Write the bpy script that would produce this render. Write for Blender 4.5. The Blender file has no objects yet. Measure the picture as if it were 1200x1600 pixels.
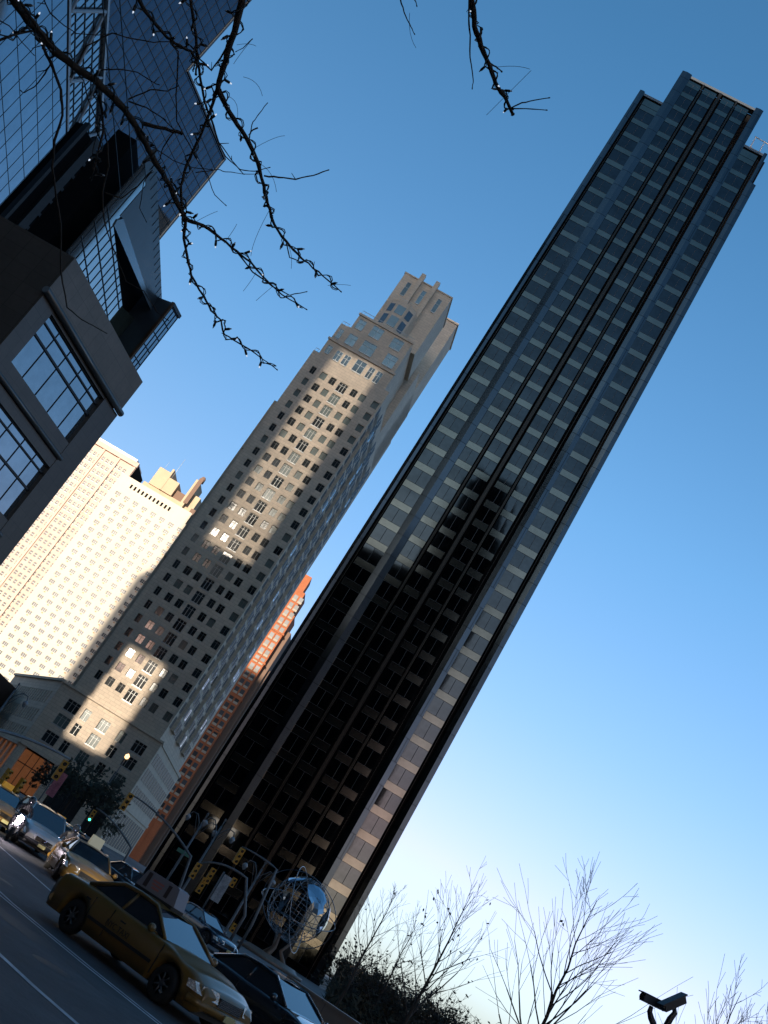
import bpy, bmesh, math, random
from mathutils import Vector, Matrix
R = math.radians
sin, cos, tan, pi = math.sin, math.cos, math.tan, math.pi
random.seed(7)
sc = bpy.context.scene
COL = sc.collection

# ------------------------------------------------------------------ camera
PITCH, ROLL, FPX, EYE = R(21.5), R(32.2), 1672.0, 2.0
R0 = Vector((1, 0, 0)); U0 = Vector((0, -sin(PITCH), cos(PITCH))); FW = Vector((0, cos(PITCH), sin(PITCH)))
CX = cos(ROLL) * R0 + sin(ROLL) * U0
CY = -sin(ROLL) * R0 + cos(ROLL) * U0
cd = bpy.data.cameras.new('camera'); cam = bpy.data.objects.new('camera', cd); COL.objects.link(cam)
cd.sensor_fit = 'VERTICAL'; cd.sensor_height = 24.0; cd.lens = FPX / 1600 * 24.0
cd.clip_start = 0.1; cd.clip_end = 6000
M = Matrix((CX, CY, -FW)).transposed().to_4x4(); M.translation = Vector((0, 0, EYE))
cam.matrix_world = M
sc.camera = cam

# ------------------------------------------------------------------ world and sun
SUN_AZ, SUN_EL = R(200), R(12)
w = bpy.data.worlds.new('World'); sc.world = w; w.use_nodes = True
nt = w.node_tree; nt.nodes.clear()
sky = nt.nodes.new('ShaderNodeTexSky'); sky.sky_type = 'NISHITA'; sky.sun_disc = False
sky.sun_elevation = SUN_EL; sky.sun_rotation = SUN_AZ
sky.air_density = 1.0; sky.dust_density = 1.2; sky.ozone_density = 3.0; sky.altitude = 0
bg = nt.nodes.new('ShaderNodeBackground'); bg.inputs[1].default_value = 0.10
wo = nt.nodes.new('ShaderNodeOutputWorld')
tint = nt.nodes.new('ShaderNodeVectorMath'); tint.operation = 'MULTIPLY'; tint.inputs[1].default_value = (1, 1, 1)
# lower air is paler: colour balance of the sky by elevation
stc = nt.nodes.new('ShaderNodeTexCoord'); sxyz = nt.nodes.new('ShaderNodeSeparateXYZ'); nt.links.new(stc.outputs['Generated'], sxyz.inputs[0])
rp = nt.nodes.new('ShaderNodeValToRGB'); cr_ = rp.color_ramp
for p_, c_ in ((0.0, (1.02, 1.12, 1.5)), (0.06, (1.22, 1.12, 1.35)), (0.13, (1.55, 1.09, 1.18)), (0.28, (1.20, 1.18, 1.22)), (0.45, (1.0, 1.28, 1.34)), (0.75, (0.70, 1.2, 1.30))):
    el_ = cr_.elements.new(p_); el_.color = (c_[0] / 2, c_[1] / 2, c_[2] / 2, 1)
cr_.elements.remove(cr_.elements[-1])
nt.links.new(sxyz.outputs[2], rp.inputs[0])
sc2 = nt.nodes.new('ShaderNodeVectorMath'); sc2.operation = 'SCALE'; sc2.inputs['Scale'].default_value = 2.0
nt.links.new(rp.outputs[0], sc2.inputs[0]); nt.links.new(sc2.outputs[0], tint.inputs[1])
nt.links.new(sky.outputs[0], tint.inputs[0]); nt.links.new(tint.outputs[0], bg.inputs[0]); nt.links.new(bg.outputs[0], wo.inputs[0])
sd = bpy.data.lights.new('sun', 'SUN'); sd.energy = 4.5; sd.angle = R(0.6); sd.color = (1.0, 0.87, 0.72)
so = bpy.data.objects.new('sun', sd); COL.objects.link(so)
sdir = Vector((sin(SUN_AZ) * cos(SUN_EL), cos(SUN_AZ) * cos(SUN_EL), sin(SUN_EL)))
so.rotation_euler = sdir.to_track_quat('Z', 'Y').to_euler(); so.location = sdir * 50
sc.view_settings.view_transform = 'Standard'; sc.view_settings.look = 'None'
sc.view_settings.exposure = 0.95; sc.view_settings.gamma = 1.0
sc.render.engine = 'CYCLES'
sc.render.resolution_x = 768; sc.render.resolution_y = 1024


def ray(px, py):
    return FW + CX * ((px - 600) / FPX) + CY * ((800 - py) / FPX)


def at_dist(px, py, d):
    r = ray(px, py).normalized()
    return Vector((0, 0, EYE)) + r * d


def polar(az, d, z=0.0):
    return Vector((sin(R(az)) * d, cos(R(az)) * d, z))


# ------------------------------------------------------------------ materials
MATS = {}


def mat(name, color, rough=0.6, metal=0.0, spec=0.5, noise=0.0, nscale=1.0, bump=0.0, bscale=8.0,
        emit=None, estr=0.0, brick=None, coat=0.0, vary=0.0, ndet=6):
    """principled material; noise = colour mottling, brick = (w, h, mortar, darkness) joints on the local x-z plane"""
    if name in MATS: return MATS[name]
    m = bpy.data.materials.new(name); m.use_nodes = True
    n = m.node_tree.nodes; l = m.node_tree.links
    b = n['Principled BSDF']
    b.inputs['Roughness'].default_value = rough; b.inputs['Metallic'].default_value = metal
    b.inputs['Specular IOR Level'].default_value = spec
    b.inputs['Base Color'].default_value = (*color, 1)
    if coat: b.inputs['Coat Weight'].default_value = coat; b.inputs['Coat Roughness'].default_value = 0.04
    if emit:
        b.inputs['Emission Color'].default_value = (*emit, 1); b.inputs['Emission Strength'].default_value = estr
    tc = n.new('ShaderNodeTexCoord'); src = None
    if noise or brick or vary:
        rgb = n.new('ShaderNodeRGB'); rgb.outputs[0].default_value = (*color, 1); src = rgb.outputs[0]
    if noise:
        for sc_, amt in ((nscale, noise), (nscale * 7.3, noise * 0.6)):
            t = n.new('ShaderNodeTexNoise'); t.inputs['Scale'].default_value = sc_; t.inputs['Detail'].default_value = ndet
            l.new(tc.outputs['Object'], t.inputs['Vector'])
            mr = n.new('ShaderNodeMapRange'); mr.inputs[1].default_value = 0.3; mr.inputs[2].default_value = 0.7
            mr.inputs[3].default_value = 1 - amt; mr.inputs[4].default_value = 1 + amt
            l.new(t.outputs[0], mr.inputs[0])
            mx = n.new('ShaderNodeVectorMath'); mx.operation = 'SCALE'
            l.new(src, mx.inputs[0]); l.new(mr.outputs[0], mx.inputs['Scale']); src = mx.outputs[0]
    if vary:
        oi = n.new('ShaderNodeObjectInfo')
        mr = n.new('ShaderNodeMapRange'); mr.inputs[3].default_value = 1 - vary; mr.inputs[4].default_value = 1 + vary
        l.new(oi.outputs['Random'], mr.inputs[0])
        mx = n.new('ShaderNodeVectorMath'); mx.operation = 'SCALE'
        l.new(src, mx.inputs[0]); l.new(mr.outputs[0], mx.inputs['Scale']); src = mx.outputs[0]
    if brick:
        sp = n.new('ShaderNodeSeparateXYZ'); l.new(tc.outputs['Object'], sp.inputs[0])
        ad = n.new('ShaderNodeMath'); ad.operation = 'ADD'; l.new(sp.outputs[0], ad.inputs[0]); l.new(sp.outputs[1], ad.inputs[1])
        cb = n.new('ShaderNodeCombineXYZ'); l.new(ad.outputs[0], cb.inputs[0]); l.new(sp.outputs[2], cb.inputs[1])
        bt = n.new('ShaderNodeTexBrick'); bt.inputs['Scale'].default_value = 1.0
        bt.inputs['Brick Width'].default_value = brick[0]; bt.inputs['Row Height'].default_value = brick[1]
        bt.inputs['Mortar Size'].default_value = brick[2]
        bt.offset = brick[4] if len(brick) > 4 else 0.5
        bt.inputs['Color1'].default_value = (1, 1, 1, 1); bt.inputs['Color2'].default_value = (0.88, 0.88, 0.88, 1)
        bt.inputs['Mortar'].default_value = (brick[3],) * 3 + (1,)
        l.new(cb.outputs[0], bt.inputs['Vector'])
        mx = n.new('ShaderNodeVectorMath'); mx.operation = 'MULTIPLY'
        l.new(src, mx.inputs[0]); l.new(bt.outputs['Color'], mx.inputs[1]); src = mx.outputs[0]
    if src is not None: l.new(src, b.inputs['Base Color'])
    if bump:
        t = n.new('ShaderNodeTexNoise'); t.inputs['Scale'].default_value = bscale; t.inputs['Detail'].default_value = 3
        l.new(tc.outputs['Object'], t.inputs['Vector'])
        bp = n.new('ShaderNodeBump'); bp.inputs['Strength'].default_value = bump; bp.inputs['Distance'].default_value = 0.05
        l.new(t.outputs[0], bp.inputs['Height']); l.new(bp.outputs[0], b.inputs['Normal'])
    MATS[name] = m
    return m


limestone = mat('limestone', (0.60, 0.50, 0.385), 0.85, noise=0.09, nscale=0.12, brick=(1.5, 0.77, 0.035, 0.66))
limestone_d = mat('limestone_trim', (0.52, 0.44, 0.34), 0.85, noise=0.1, nscale=0.3)
core_dark = mat('dark_interior', (0.012, 0.013, 0.015), 1.0, spec=0.05)
pane_dark = mat('window_glass', (0.018, 0.022, 0.024), 0.06, spec=0.8, vary=0.6, noise=0.1, nscale=0.2)
pane_blind = mat('window_blind_glass', (0.10, 0.13, 0.12), 0.15, spec=0.8, vary=0.35, noise=0.1, nscale=0.3)
frame_metal = mat('pale_metal_frame', (0.42, 0.42, 0.40), 0.45, metal=0.3)
spandrel_m = mat('pale_spandrel_glass', (0.090, 0.094, 0.088), 0.10, metal=1.0, noise=0.10, nscale=0.22, bump=0.03, bscale=0.5)
tower_glass = mat('bronze_tower_glass', (0.029, 0.036, 0.043), 0.04, metal=1.0, noise=0.16, nscale=0.22, bump=0.035, bscale=0.45)
pilaster_m = mat('brushed_steel_cladding', (0.058, 0.070, 0.082), 0.14, metal=1.0, noise=0.05, nscale=0.3, brick=(9.0, 3.99, 0.07, 0.45))
slot_black = mat('black_slot', (0.006, 0.006, 0.007), 0.9, spec=0.1)
rib_m = mat('bronze_rib', (0.016, 0.015, 0.014), 0.3, metal=0.8)
asphalt = mat('asphalt', (0.05, 0.051, 0.055), 0.75, noise=0.36, nscale=0.33, bump=0.35, bscale=18)
paving = mat('concrete_paving', (0.12, 0.12, 0.12), 0.85, noise=0.12, nscale=0.3, bump=0.1, bscale=9)
earth = mat('park_earth', (0.045, 0.038, 0.028), 0.95, noise=0.3, nscale=0.15)
line_paint = mat('worn_white_paint', (0.42, 0.45, 0.48), 0.6, noise=0.3, nscale=2.2)
bark = mat('bark', (0.035, 0.028, 0.022), 0.9, noise=0.3, nscale=6, bump=0.3, bscale=30)
twig_m = mat('twigs', (0.04, 0.034, 0.03), 0.9)
leaf_m = mat('dead_leaves', (0.04, 0.035, 0.018), 0.8, noise=0.3, nscale=3)
evergreen_m = mat('dark_foliage', (0.028, 0.035, 0.022), 0.8, noise=0.3, nscale=2)
granite = mat('dark_granite', (0.10, 0.076, 0.06), 0.4, noise=0.12, nscale=0.3, brick=(1.6, 1.55, 0.018, 0.45, 0.0))
granite_top = mat('grey_granite', (0.20, 0.152, 0.118), 0.5, noise=0.12, nscale=0.3, brick=(1.6, 2.3, 0.02, 0.55, 0.0))
steel_pipe = mat('satin_steel', (0.16, 0.155, 0.15), 0.35, metal=0.7)
blue_glass = mat('blue_curtain_glass', (0.24, 0.30, 0.34), 0.05, metal=0.9, noise=0.10, nscale=0.15, bump=0.03, bscale=0.3, vary=0.1)
deep_glass = mat('deep_blue_glass', (0.10, 0.13, 0.17), 0.05, metal=0.9, noise=0.12, nscale=0.12, bump=0.03, bscale=0.3)
pale_glass = mat('pale_atrium_glass', (0.24, 0.30, 0.34), 0.12, metal=0.8, noise=0.12, nscale=0.2)
prow_glass = mat('prow_glass', (0.36, 0.38, 0.38), 0.05, metal=0.9, noise=0.12, nscale=0.15, bump=0.02, bscale=0.3)
green_glass = mat('greenish_glass', (0.10, 0.11, 0.08), 0.1, metal=0.6, noise=0.3, nscale=0.5)
mullion_m = mat('dark_mullion', (0.02, 0.022, 0.026), 0.4, metal=0.5)
grey_panel = mat('grey_panel', (0.07, 0.08, 0.09), 0.35, metal=0.4, noise=0.1, nscale=0.4)
truss_m = mat('white_truss', (0.33, 0.38, 0.42), 0.5, noise=0.08, nscale=0.6)


# ------------------------------------------------------------------ mesh builder
class MB:
    def __init__(s): s.v = []; s.f = []; s.m = []; s.sm = []

    def quad(s, pts, m=0, smooth=False):
        i = len(s.v); s.v += [tuple(p) for p in pts]; s.f.append(tuple(range(i, i + len(pts)))); s.m.append(m); s.sm.append(smooth)

    def box(s, x0, x1, y0, y1, z0, z1, m=0):
        i = len(s.v)
        s.v += [(x0, y0, z0), (x1, y0, z0), (x1, y1, z0), (x0, y1, z0), (x0, y0, z1), (x1, y0, z1), (x1, y1, z1), (x0, y1, z1)]
        for f in ((0, 3, 2, 1), (4, 5, 6, 7), (0, 1, 5, 4), (1, 2, 6, 5), (2, 3, 7, 6), (3, 0, 4, 7)):
            s.f.append(tuple(i + k for k in f)); s.m.append(m); s.sm.append(False)

    def prism(s, poly, z0, z1, m=0):
        """vertical prism over a counter-clockwise polygon"""
        n = len(poly); i = len(s.v)
        s.v += [(p[0], p[1], z0) for p in poly] + [(p[0], p[1], z1) for p in poly]
        s.f.append(tuple(i + k for k in reversed(range(n)))); s.f.append(tuple(i + n + k for k in range(n)))
        s.m += [m, m]; s.sm += [False, False]
        for k in range(n):
            j = (k + 1) % n
            s.f.append((i + k, i + j, i + n + j, i + n + k)); s.m.append(m); s.sm.append(False)

    def plate(s, poly, y0, y1, m=0):
        """polygon in x-z extruded from y0 (front) to y1"""
        n = len(poly); i = len(s.v)
        s.v += [(p[0], y0, p[1]) for p in poly] + [(p[0], y1, p[1]) for p in poly]
        s.f.append(tuple(i + k for k in range(n))); s.f.append(tuple(i + n + k for k in reversed(range(n))))
        s.m += [m, m]; s.sm += [False, False]
        for k in range(n):
            j = (k + 1) % n
            s.f.append((i + j, i + k, i + n + k, i + n + j)); s.m.append(m); s.sm.append(False)

    def tube(s, pts, rads, sides=6, m=0, cap=True, smooth=True):
        pts = [Vector(p) for p in pts]
        if not isinstance(rads, (list, tuple)): rads = [rads] * len(pts)
        i0 = len(s.v); up = None
        for k, p in enumerate(pts):
            d = (pts[min(k + 1, len(pts) - 1)] - pts[max(k - 1, 0)])
            if d.length < 1e-9: d = Vector((0, 0, 1))
            d.normalize()
            if up is None:
                up = d.orthogonal().normalized()
            else:
                up = (up - d * up.dot(d))
                if up.length < 1e-6: up = d.orthogonal()
                up.normalize()
            b = d.cross(up)
            for a in range(sides):
                t = 2 * pi * a / sides
                s.v.append(tuple(p + (up * cos(t) + b * sin(t)) * rads[k]))
        for k in range(len(pts) - 1):
            for a in range(sides):
                a2 = (a + 1) % sides; o = i0 + k * sides
                s.f.append((o + a, o + a2, o + sides + a2, o + sides + a)); s.m.append(m); s.sm.append(smooth)
        if cap:
            s.f.append(tuple(i0 + a for a in reversed(range(sides)))); s.m.append(m); s.sm.append(False)
            o = i0 + (len(pts) - 1) * sides
            s.f.append(tuple(o + a for a in range(sides))); s.m.append(m); s.sm.append(False)

    def lathe(s, prof, c, axis='z', n=20, m=0, smooth=True):
        i0 = len(s.v)
        for r, h in prof:
            for a in range(n):
                t = 2 * pi * a / n
                if axis == 'z': q = (c[0] + r * cos(t), c[1] + r * sin(t), c[2] + h)
                elif axis == 'y': q = (c[0] + r * cos(t), c[1] + h, c[2] + r * sin(t))
                else: q = (c[0] + h, c[1] + r * cos(t), c[2] + r * sin(t))
                s.v.append(q)
        for k in range(len(prof) - 1):
            for a in range(n):
                a2 = (a + 1) % n; o = i0 + k * n
                s.f.append((o + a, o + a2, o + n + a2, o + n + a)); s.m.append(m); s.sm.append(smooth)

    def build(s, name, mats, parent=None, loc=None, recalc=False):
        me = bpy.data.meshes.new(name)
        me.from_pydata(s.v, [], s.f)
        for mm in (mats if isinstance(mats, (list, tuple)) else [mats]): me.materials.append(mm)
        me.polygons.foreach_set('material_index', s.m); me.polygons.foreach_set('use_smooth', s.sm)
        me.update()
        if recalc:
            bm = bmesh.new(); bm.from_mesh(me); bmesh.ops.recalc_face_normals(bm, faces=bm.faces); bm.to_mesh(me); bm.free()
        o = bpy.data.objects.new(name, me); COL.objects.link(o)
        if parent: o.parent = parent
        if loc is not None: o.location = loc
        return o


def tag(o, label=None, cat=None, group=None, kind=None):
    if label: o['label'] = label
    if cat: o['category'] = cat
    if group: o['group'] = group
    if kind: o['kind'] = kind
    return o


def thing(name, label, cat, loc=(0, 0, 0), rz=0.0, group=None):
    o = bpy.data.objects.new(name, None); COL.objects.link(o)
    o.location = loc; o.rotation_euler = (0, 0, rz); o.empty_display_size = 0.5
    return tag(o, label, cat, group)


def facade(name, label, cat, az, d, th, group=None):
    """root whose local x runs along a facade towards direction th (degrees from +y), local y goes inward"""
    return thing(name, label, cat, polar(az, d), pi / 2 - R(th), group)


def copy_child(o, parent, loc, rot=None, scale=None):
    c = o.copy(); COL.objects.link(c); c.parent = parent; c.location = loc
    if rot is not None: c.rotation_euler = rot
    if scale is not None: c.scale = scale
    return c


def copy_tree(o, parent=None):
    c = o.copy(); COL.objects.link(c); c.parent = parent
    for ch in list(o.children): copy_tree(ch, c)
    return c


def structure(o): o['kind'] = 'structure'; return o


# ================================================================== SETTING: ground
def sheet(name, pts, z, m, th=None):
    b = MB()
    b.quad([(p[0], p[1], z) for p in pts]); return structure(b.build(name, m))


sheet('ground', [(-2500, -1500), (2500, -1500), (2500, 3500), (-2500, 3500)], -0.02, asphalt)
# raised plaza below the black tower, park ground to the right, pavement by the mall
b = MB(); b.prism([(-9, 92), (9, 78), (30, 74), (30, 200), (-9, 200)], -0.02, 0.13); structure(b.build('pavement', paving))
b = MB(); b.prism([(9.5, 66), (14, 56), (40, 40), (500, 40), (500, 900), (30.2, 900), (30.2, 73)], -0.02, 0.10); structure(b.build('park_ground', earth))
b = MB(); b.prism([(-90, 20), (-12, 20), (-16, 55), (-19, 100), (-24, 160), (-24, 236), (-120, 236)], -0.02, 0.14); structure(b.build('sidewalk', paving))


def ribbon(name, pts, wd, z, m):
    b = MB(); P = [Vector((x, y, 0)) for x, y in pts]
    n = []
    for k in range(len(P)):
        d = (P[min(k + 1, len(P) - 1)] - P[max(k - 1, 0)]).normalized(); n.append(Vector((-d.y, d.x, 0)))
    for k in range(len(P) - 1):
        b.quad([P[k] + n[k] * wd / 2 + Vector((0, 0, z)), P[k] - n[k] * wd / 2 + Vector((0, 0, z)),
                P[k + 1] - n[k + 1] * wd / 2 + Vector((0, 0, z)), P[k + 1] + n[k + 1] * wd / 2 + Vector((0, 0, z))])
    return b.build(name, m)


structure(ribbon('lane_line', [(-9.5, 50), (-6.6, 42), (-4.8, 38.4), (-3.14, 35.1), (-1.93, 32.6), (0.2, 29.7), (2.6, 27)], 0.14, -0.014, line_paint))
for off in (0, 0.3):
    structure(ribbon('lane_line', [(-5.2 + off, 28.6), (-2.45 + off, 24.0), (-1.37 + off, 22.7), (-.33 + off, 21.45), (1.37 + off, 19.65), (3.4 + off, 17.7), (6 + off, 15.6)], 0.10, -0.014, line_paint))
structure(ribbon('lane_line', [(-3.6, 19.8), (-1.23, 16.6), (-.5, 15.7), (.19, 15.0), (2.2, 13.2)], 0.14, -0.014, line_paint))

iron = mat('cast_iron', (.03, .03, .032), .5, metal=.5)
for x_, y_ in ((-3.0, 27.5), (-.6, 18.6), (-4.9, 35.0)):
    b = MB(); b.lathe([(0, .006), (.33, .006), (.36, 0)][::-1], (x_, y_, -.018), n=24); structure(b.build('manhole_cover', iron))
tar = mat('tar_repair', (.028, .028, .03), .6, noise=.2, nscale=1.5)
for pts_ in ([(-7, 33), (-4.6, 30.4), (-3.9, 31.2), (-6.2, 33.9)], [(-2.6, 21.3), (-1.2, 20.2), (-.7, 20.9), (-2.1, 22.0)]):
    structure(sheet('road', pts_, -.0165, tar))
structure(ribbon('road', [(-6.2, 31), (-4.4, 27.6), (-3.1, 24.9), (-1.9, 23.6), (-.6, 20.5), (.3, 19.2)], .05, -.0155, tar))

# ================================================================== BLACK GLASS TOWER
FL = 3.99


def add_windows(root, cells, proto_fn, limit=100, stuffname='windows', mats=None, z_near=None):
    """cells: (x, z, w, h) list sorted with the largest in the picture first"""
    pass


tw = facade('skyscraper', 'tall slim black glass tower with steel piers behind the globe', 'skyscraper', -0.4, 162, 96.5)
b = MB(); b.box(0.2, 28.0, 1.6, 30, 0, 171.0); b.box(4.9, 22.2, 1.7, 28, 171, 180.6)
b.build('tower_core', slot_black, tw)
BAYS = [(1.2, 4.7, 171.2), (6.8, 9.5, 180.9), (10.3, 13.0, 180.9), (14.4, 16.9, 180.9), (17.6, 20.1, 180.9), (22.8, 26.1, 171.2)]
bands = []
for x0, x1, zt in BAYS:
    z = 53.11 - 13 * FL
    while z < zt - 0.5:
        if z > 1.5: bands.append((x0, x1, z))
        z += FL
    b = MB(); b.box(x0 - .02, x1 + .02, .58, 1.5, zt - 2.3, zt); b.build('parapet', spandrel_m, tw)
bands.sort(key=lambda q: q[2])


def band(b, x0, x1, z):
    t, t2 = random.uniform(-.004, .004), random.uniform(-.004, .004)
    b.quad([(x0 + .02, .6 + t, z - 1.22), (x1 - .02, .6 + t2, z - 1.22), (x1 - .02, .6 + t2 - t, z), (x0 + .02, .6, z)])


for x0, x1, z in bands[:100]:
    b = MB(); band(b, 0, x1 - x0, 0); b.build('spandrel', spandrel_m, tw, (x0, 0, z))
b = MB()
for x0, x1, z in bands[100:]: band(b, x0, x1, z)
tag(b.build('upper_spandrels', spandrel_m, tw), kind='stuff')
cells = []
for x0, x1, zt in BAYS:
    z = 53.11 - 13 * FL
    while z + 2.77 < zt - 1.0:
        cells.append((x0, x1, z)); z += FL
cells.sort(key=lambda c: c[2])


def twin_pane(b, x0, x1, z0, z1, y):
    mid = (x0 + x1) / 2
    for a, c in ((x0 + .02, mid - .04), (mid + .04, x1 - .02)):
        ta, tb, tc_ = [random.uniform(-.005, .005) for _ in range(3)]
        b.quad([(a, y + ta, z0 + .04), (c, y + tb, z0 + .04), (c, y + tb + tc_ - ta, z1 - .04), (a, y + tc_, z1 - .04)], 0)
    b.box(mid - .04, mid + .04, y - .06, y + .05, z0 + .04, z1 - .04, 1)
    b.box(x0, x1, y - .05, y + .05, z0, z0 + .04, 1); b.box(x0, x1, y - .05, y + .05, z1 - .04, z1, 1)


for c in cells[:100]:
    b = MB(); twin_pane(b, 0, c[1] - c[0], 0, 2.77, 0)
    b.build('window', [tower_glass, mullion_m], tw, (c[0], .62, c[2]))
b = MB()
for c in cells[100:]: twin_pane(b, c[0], c[1], c[2], c[2] + 2.77, .62)
tag(b.build('upper_windows', [tower_glass, mullion_m], tw), kind='stuff')
for x0, x1, zt in ((.55, 4.7, 171.2), (6.8, 21.15, 180.9), (22.8, 26.9, 171.2)):
    b = MB(); b.box(x0, x1, .3, 1.6, zt - .35, zt + .25); b.build('coping', grey_panel, tw)
for x0, x1, zt in ((-.5, .55, 171.6), (4.7, 6.8, 181.3), (21.15, 22.8, 181.3), (26.9, 28.5, 163.2)):
    b = MB(); mid = (x0 + x1) / 2; k = (x1 - x0) / 2 * .15
    b.prism([(x0, .1), (mid, .1 - k), (x1, .1), (x1, 2.2), (x0, 2.2)], 0, zt)
    if zt > 165:
        b.quad([(x0, .1, zt), (mid, .1 - k, zt), (mid, .8, zt + .9)]); b.quad([(mid, .1 - k, zt), (x1, .1, zt), (mid, .8, zt + .9)])
        b.quad([(x1, .1, zt), (x1, 2.2, zt), (mid, .8, zt + .9)]); b.quad([(x0, 2.2, zt), (x0, .1, zt), (mid, .8, zt + .9)])
    else:
        b.prism([(26.9, .1), (27.25, .02), (27.6, .1), (27.6, 2.2), (26.9, 2.2)], zt, 171.6)
    b.build('pier', pilaster_m, tw)
for x in (9.9, 13.7, 17.25):
    wd = .16 if x != 13.7 else .3
    b = MB(); b.box(x - wd, x + wd, .15, 1.5, 0, 180.5); b.build('rib', rib_m, tw)
for x in (.9, 6.83, 20.6, 26.5):
    b = MB(); b.box(x - .05, x + .05, .9, 1.5, 0, 170.5); b.build('rib', rib_m, tw)

rig = thing('roof_rig', 'pale metal window cleaning rig standing on the black tower roof edge', 'roof rig', tw.matrix_basis @ Vector((24.0, 1.0, 171.3)), pi / 2 - R(96.5))
b = MB()
for x in (0, 2.0): b.tube([(x, 0, 0), (x, 0, 3.9)], .11, 5)
b.tube([(-.2, 0, 3.9), (2.9, 0, 3.7), (3.1, 0, 3.0)], .12, 5); b.tube([(0, 0, 1.0), (2, 0, .4)], .08, 5)
b.tube([(0, 2.2, 0), (0, 0, 3.9)], .08, 5); b.tube([(2, 2.2, 0), (2, 0, 3.7)], .08, 5)
b.build('rig_frame', mat('galvanised', (.6, .58, .55), .5, metal=.2), rig)
b = MB(); b.box(-.3, 2.4, 1.6, 2.8, 0, .6); b.build('rig_base', frame_metal, rig)

# ================================================================== LIMESTONE TOWER
bt = facade('apartment_tower', 'beige limestone apartment tower with stepped crown left of the black tower', 'apartment tower', -8.4, 250, 96.0)
FB = 3.85
COLS = [(1.1, 2.4), (4.0, 5.7), (6.8, 8.4), (9.4, 11.8), (13.1, 14.7), (15.6, 17.2), (19.3, 21.0)]
rows = [107.6 - FB * k for k in range(-4, 21)]   # window tops
rows = [z for z in rows if 27 < z < 126]
rows.sort()
WH = 2.1


def pierced_wall(b, x0, x1, cols, zs, z0, z1, h, y0=0.0, y1=0.6, tall=None):
    xs = [x0] + [v for c in cols for v in c] + [x1]
    for k in range(0, len(xs), 2): b.box(xs[k], xs[k + 1], y0, y1, z0, z1)
    for j, c in enumerate(cols):
        hh = h if not tall or j not in tall else tall[j]
        last = z0
        for zt in zs:
            b.box(c[0], c[1], y0, y1, last, zt - hh); last = zt
        b.box(c[0], c[1], y0, y1, last, z1)


b = MB()
pierced_wall(b, -1.1, 21.5, COLS, rows, 24.4, 127.2, WH, tall={3: 2.85})
b.build('front_wall', limestone, bt)
b = MB()
b.box(-1.0, 21.3, .8, 51.5, 24.4, 127); b.build('tower_body', core_dark, bt)


def bwindow(wd, h, nm, sill=True, bars=1, fr=frame_metal, pane=None):
    b = MB(); y = .32
    b.quad([(0, y, 0), (wd, y, 0), (wd, y, h), (0, y, h)], 0)
    f = .07
    b.box(0, f, y - .08, y - .01, 0, h, 1); b.box(wd - f, wd, y - .08, y - .01, 0, h, 1)
    b.box(f, wd - f, y - .08, y - .01, h - f, h, 1); b.box(f, wd - f, y - .08, y - .01, 0, f, 1)
    for k in range(bars):
        x = wd * (k + 1) / (bars + 1); b.box(x - .05, x + .05, y - .09, y - .01, f, h - f, 1)
    b.box(f, wd - f, y - .07, y - .01, h * .72, h * .72 + .06, 1)
    if bars == 2: b.box(-.12, wd + .12, -.12, y - .1, -.25, 0, 1)
    return b


frame_dark = mat('dark_window_frame', (.09, .095, .09), .5)
wc = []
protos = {}
for zt in rows:
    for j, c in enumerate(COLS): wc.append((c, zt, j))
wc.sort(key=lambda q: q[1])
nwin = 0; stuffb = MB()
for c, zt, j in wc:
    wd = c[1] - c[0]; h = 2.85 if j == 3 else WH; bars = 2 if j == 3 else 1
    kind = 1 if random.random() < .36 else 0
    key = (round(wd, 2), kind)
    if nwin < 100:
        if key not in protos:
            protos[key] = bwindow(wd, h, 'window', bars=bars).build('window', [pane_blind if kind else pane_dark, frame_metal if j == 3 else frame_dark], bt, (c[0], 0, zt - h))
        else: copy_child(protos[key], bt, (c[0], 0, zt - h))
        nwin += 1
    else:
        t = bwindow(wd, h, '', bars=bars); i0 = len(stuffb.v)
        stuffb.v += [(x + c[0], y, z + zt - h) for x, y, z in t.v]; stuffb.f += [tuple(i0 + q for q in f) for f in t.f]
        stuffb.m += [(2 + (j == 3)) if mm == 1 else kind for mm in t.m]; stuffb.sm += t.sm
tag(stuffb.build('upper_windows', [pane_dark, pane_blind, frame_dark, frame_metal], bt), kind='stuff')
# east flank (right) seen at a grazing angle
side = MB(); sw = MB()
ys = [0.6 + i * 3.35 for i in range(15)]
side.box(21.3, 21.5, .6, 52, 24.4, 127.2)
for i in range(15):
    y0 = ys[i] + 1.0
    if i % 5 in (1, 2): side.box(21.5, 22.3, y0 - .5, y0 + 2.6, 28, 118 - i)
for i in range(15):
    y0 = ys[i] + 1.0; off = .8 if i % 5 in (1, 2) else 0
    for zt in rows:
        sw.box(21.5 + off, 21.56 + off, y0 - .2, y0 + 2.1, zt - WH - .5, zt + .2, 0 if random.random() < .10 else 2)
        sw.box(21.56 + off, 21.62 + off, y0 + .8, y0 + .9, zt - WH, zt, 1)
side.build('flank_wall', limestone, bt)
tag(sw.build('flank_windows', [mat('flank_glass', (.05, .065, .08), .12, metal=.6, noise=.5, nscale=.35), frame_dark, mat('dull_glass', (.03, .036, .042), .5, spec=.2)], bt), kind='stuff')
# left side strip and recess
b = MB(); b.box(-3.4, -1.6, 6, 40, 24.4, 112); b.box(-1.6, -1.1, 9, 40, 24.4, 118)
for k, z in enumerate((24.4, 62, 96)): b.box(-3.6 + k * .25, -1.5, 5.6, 6, z, z + .8)
b.build('rear_wing', limestone_d, bt)
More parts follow.
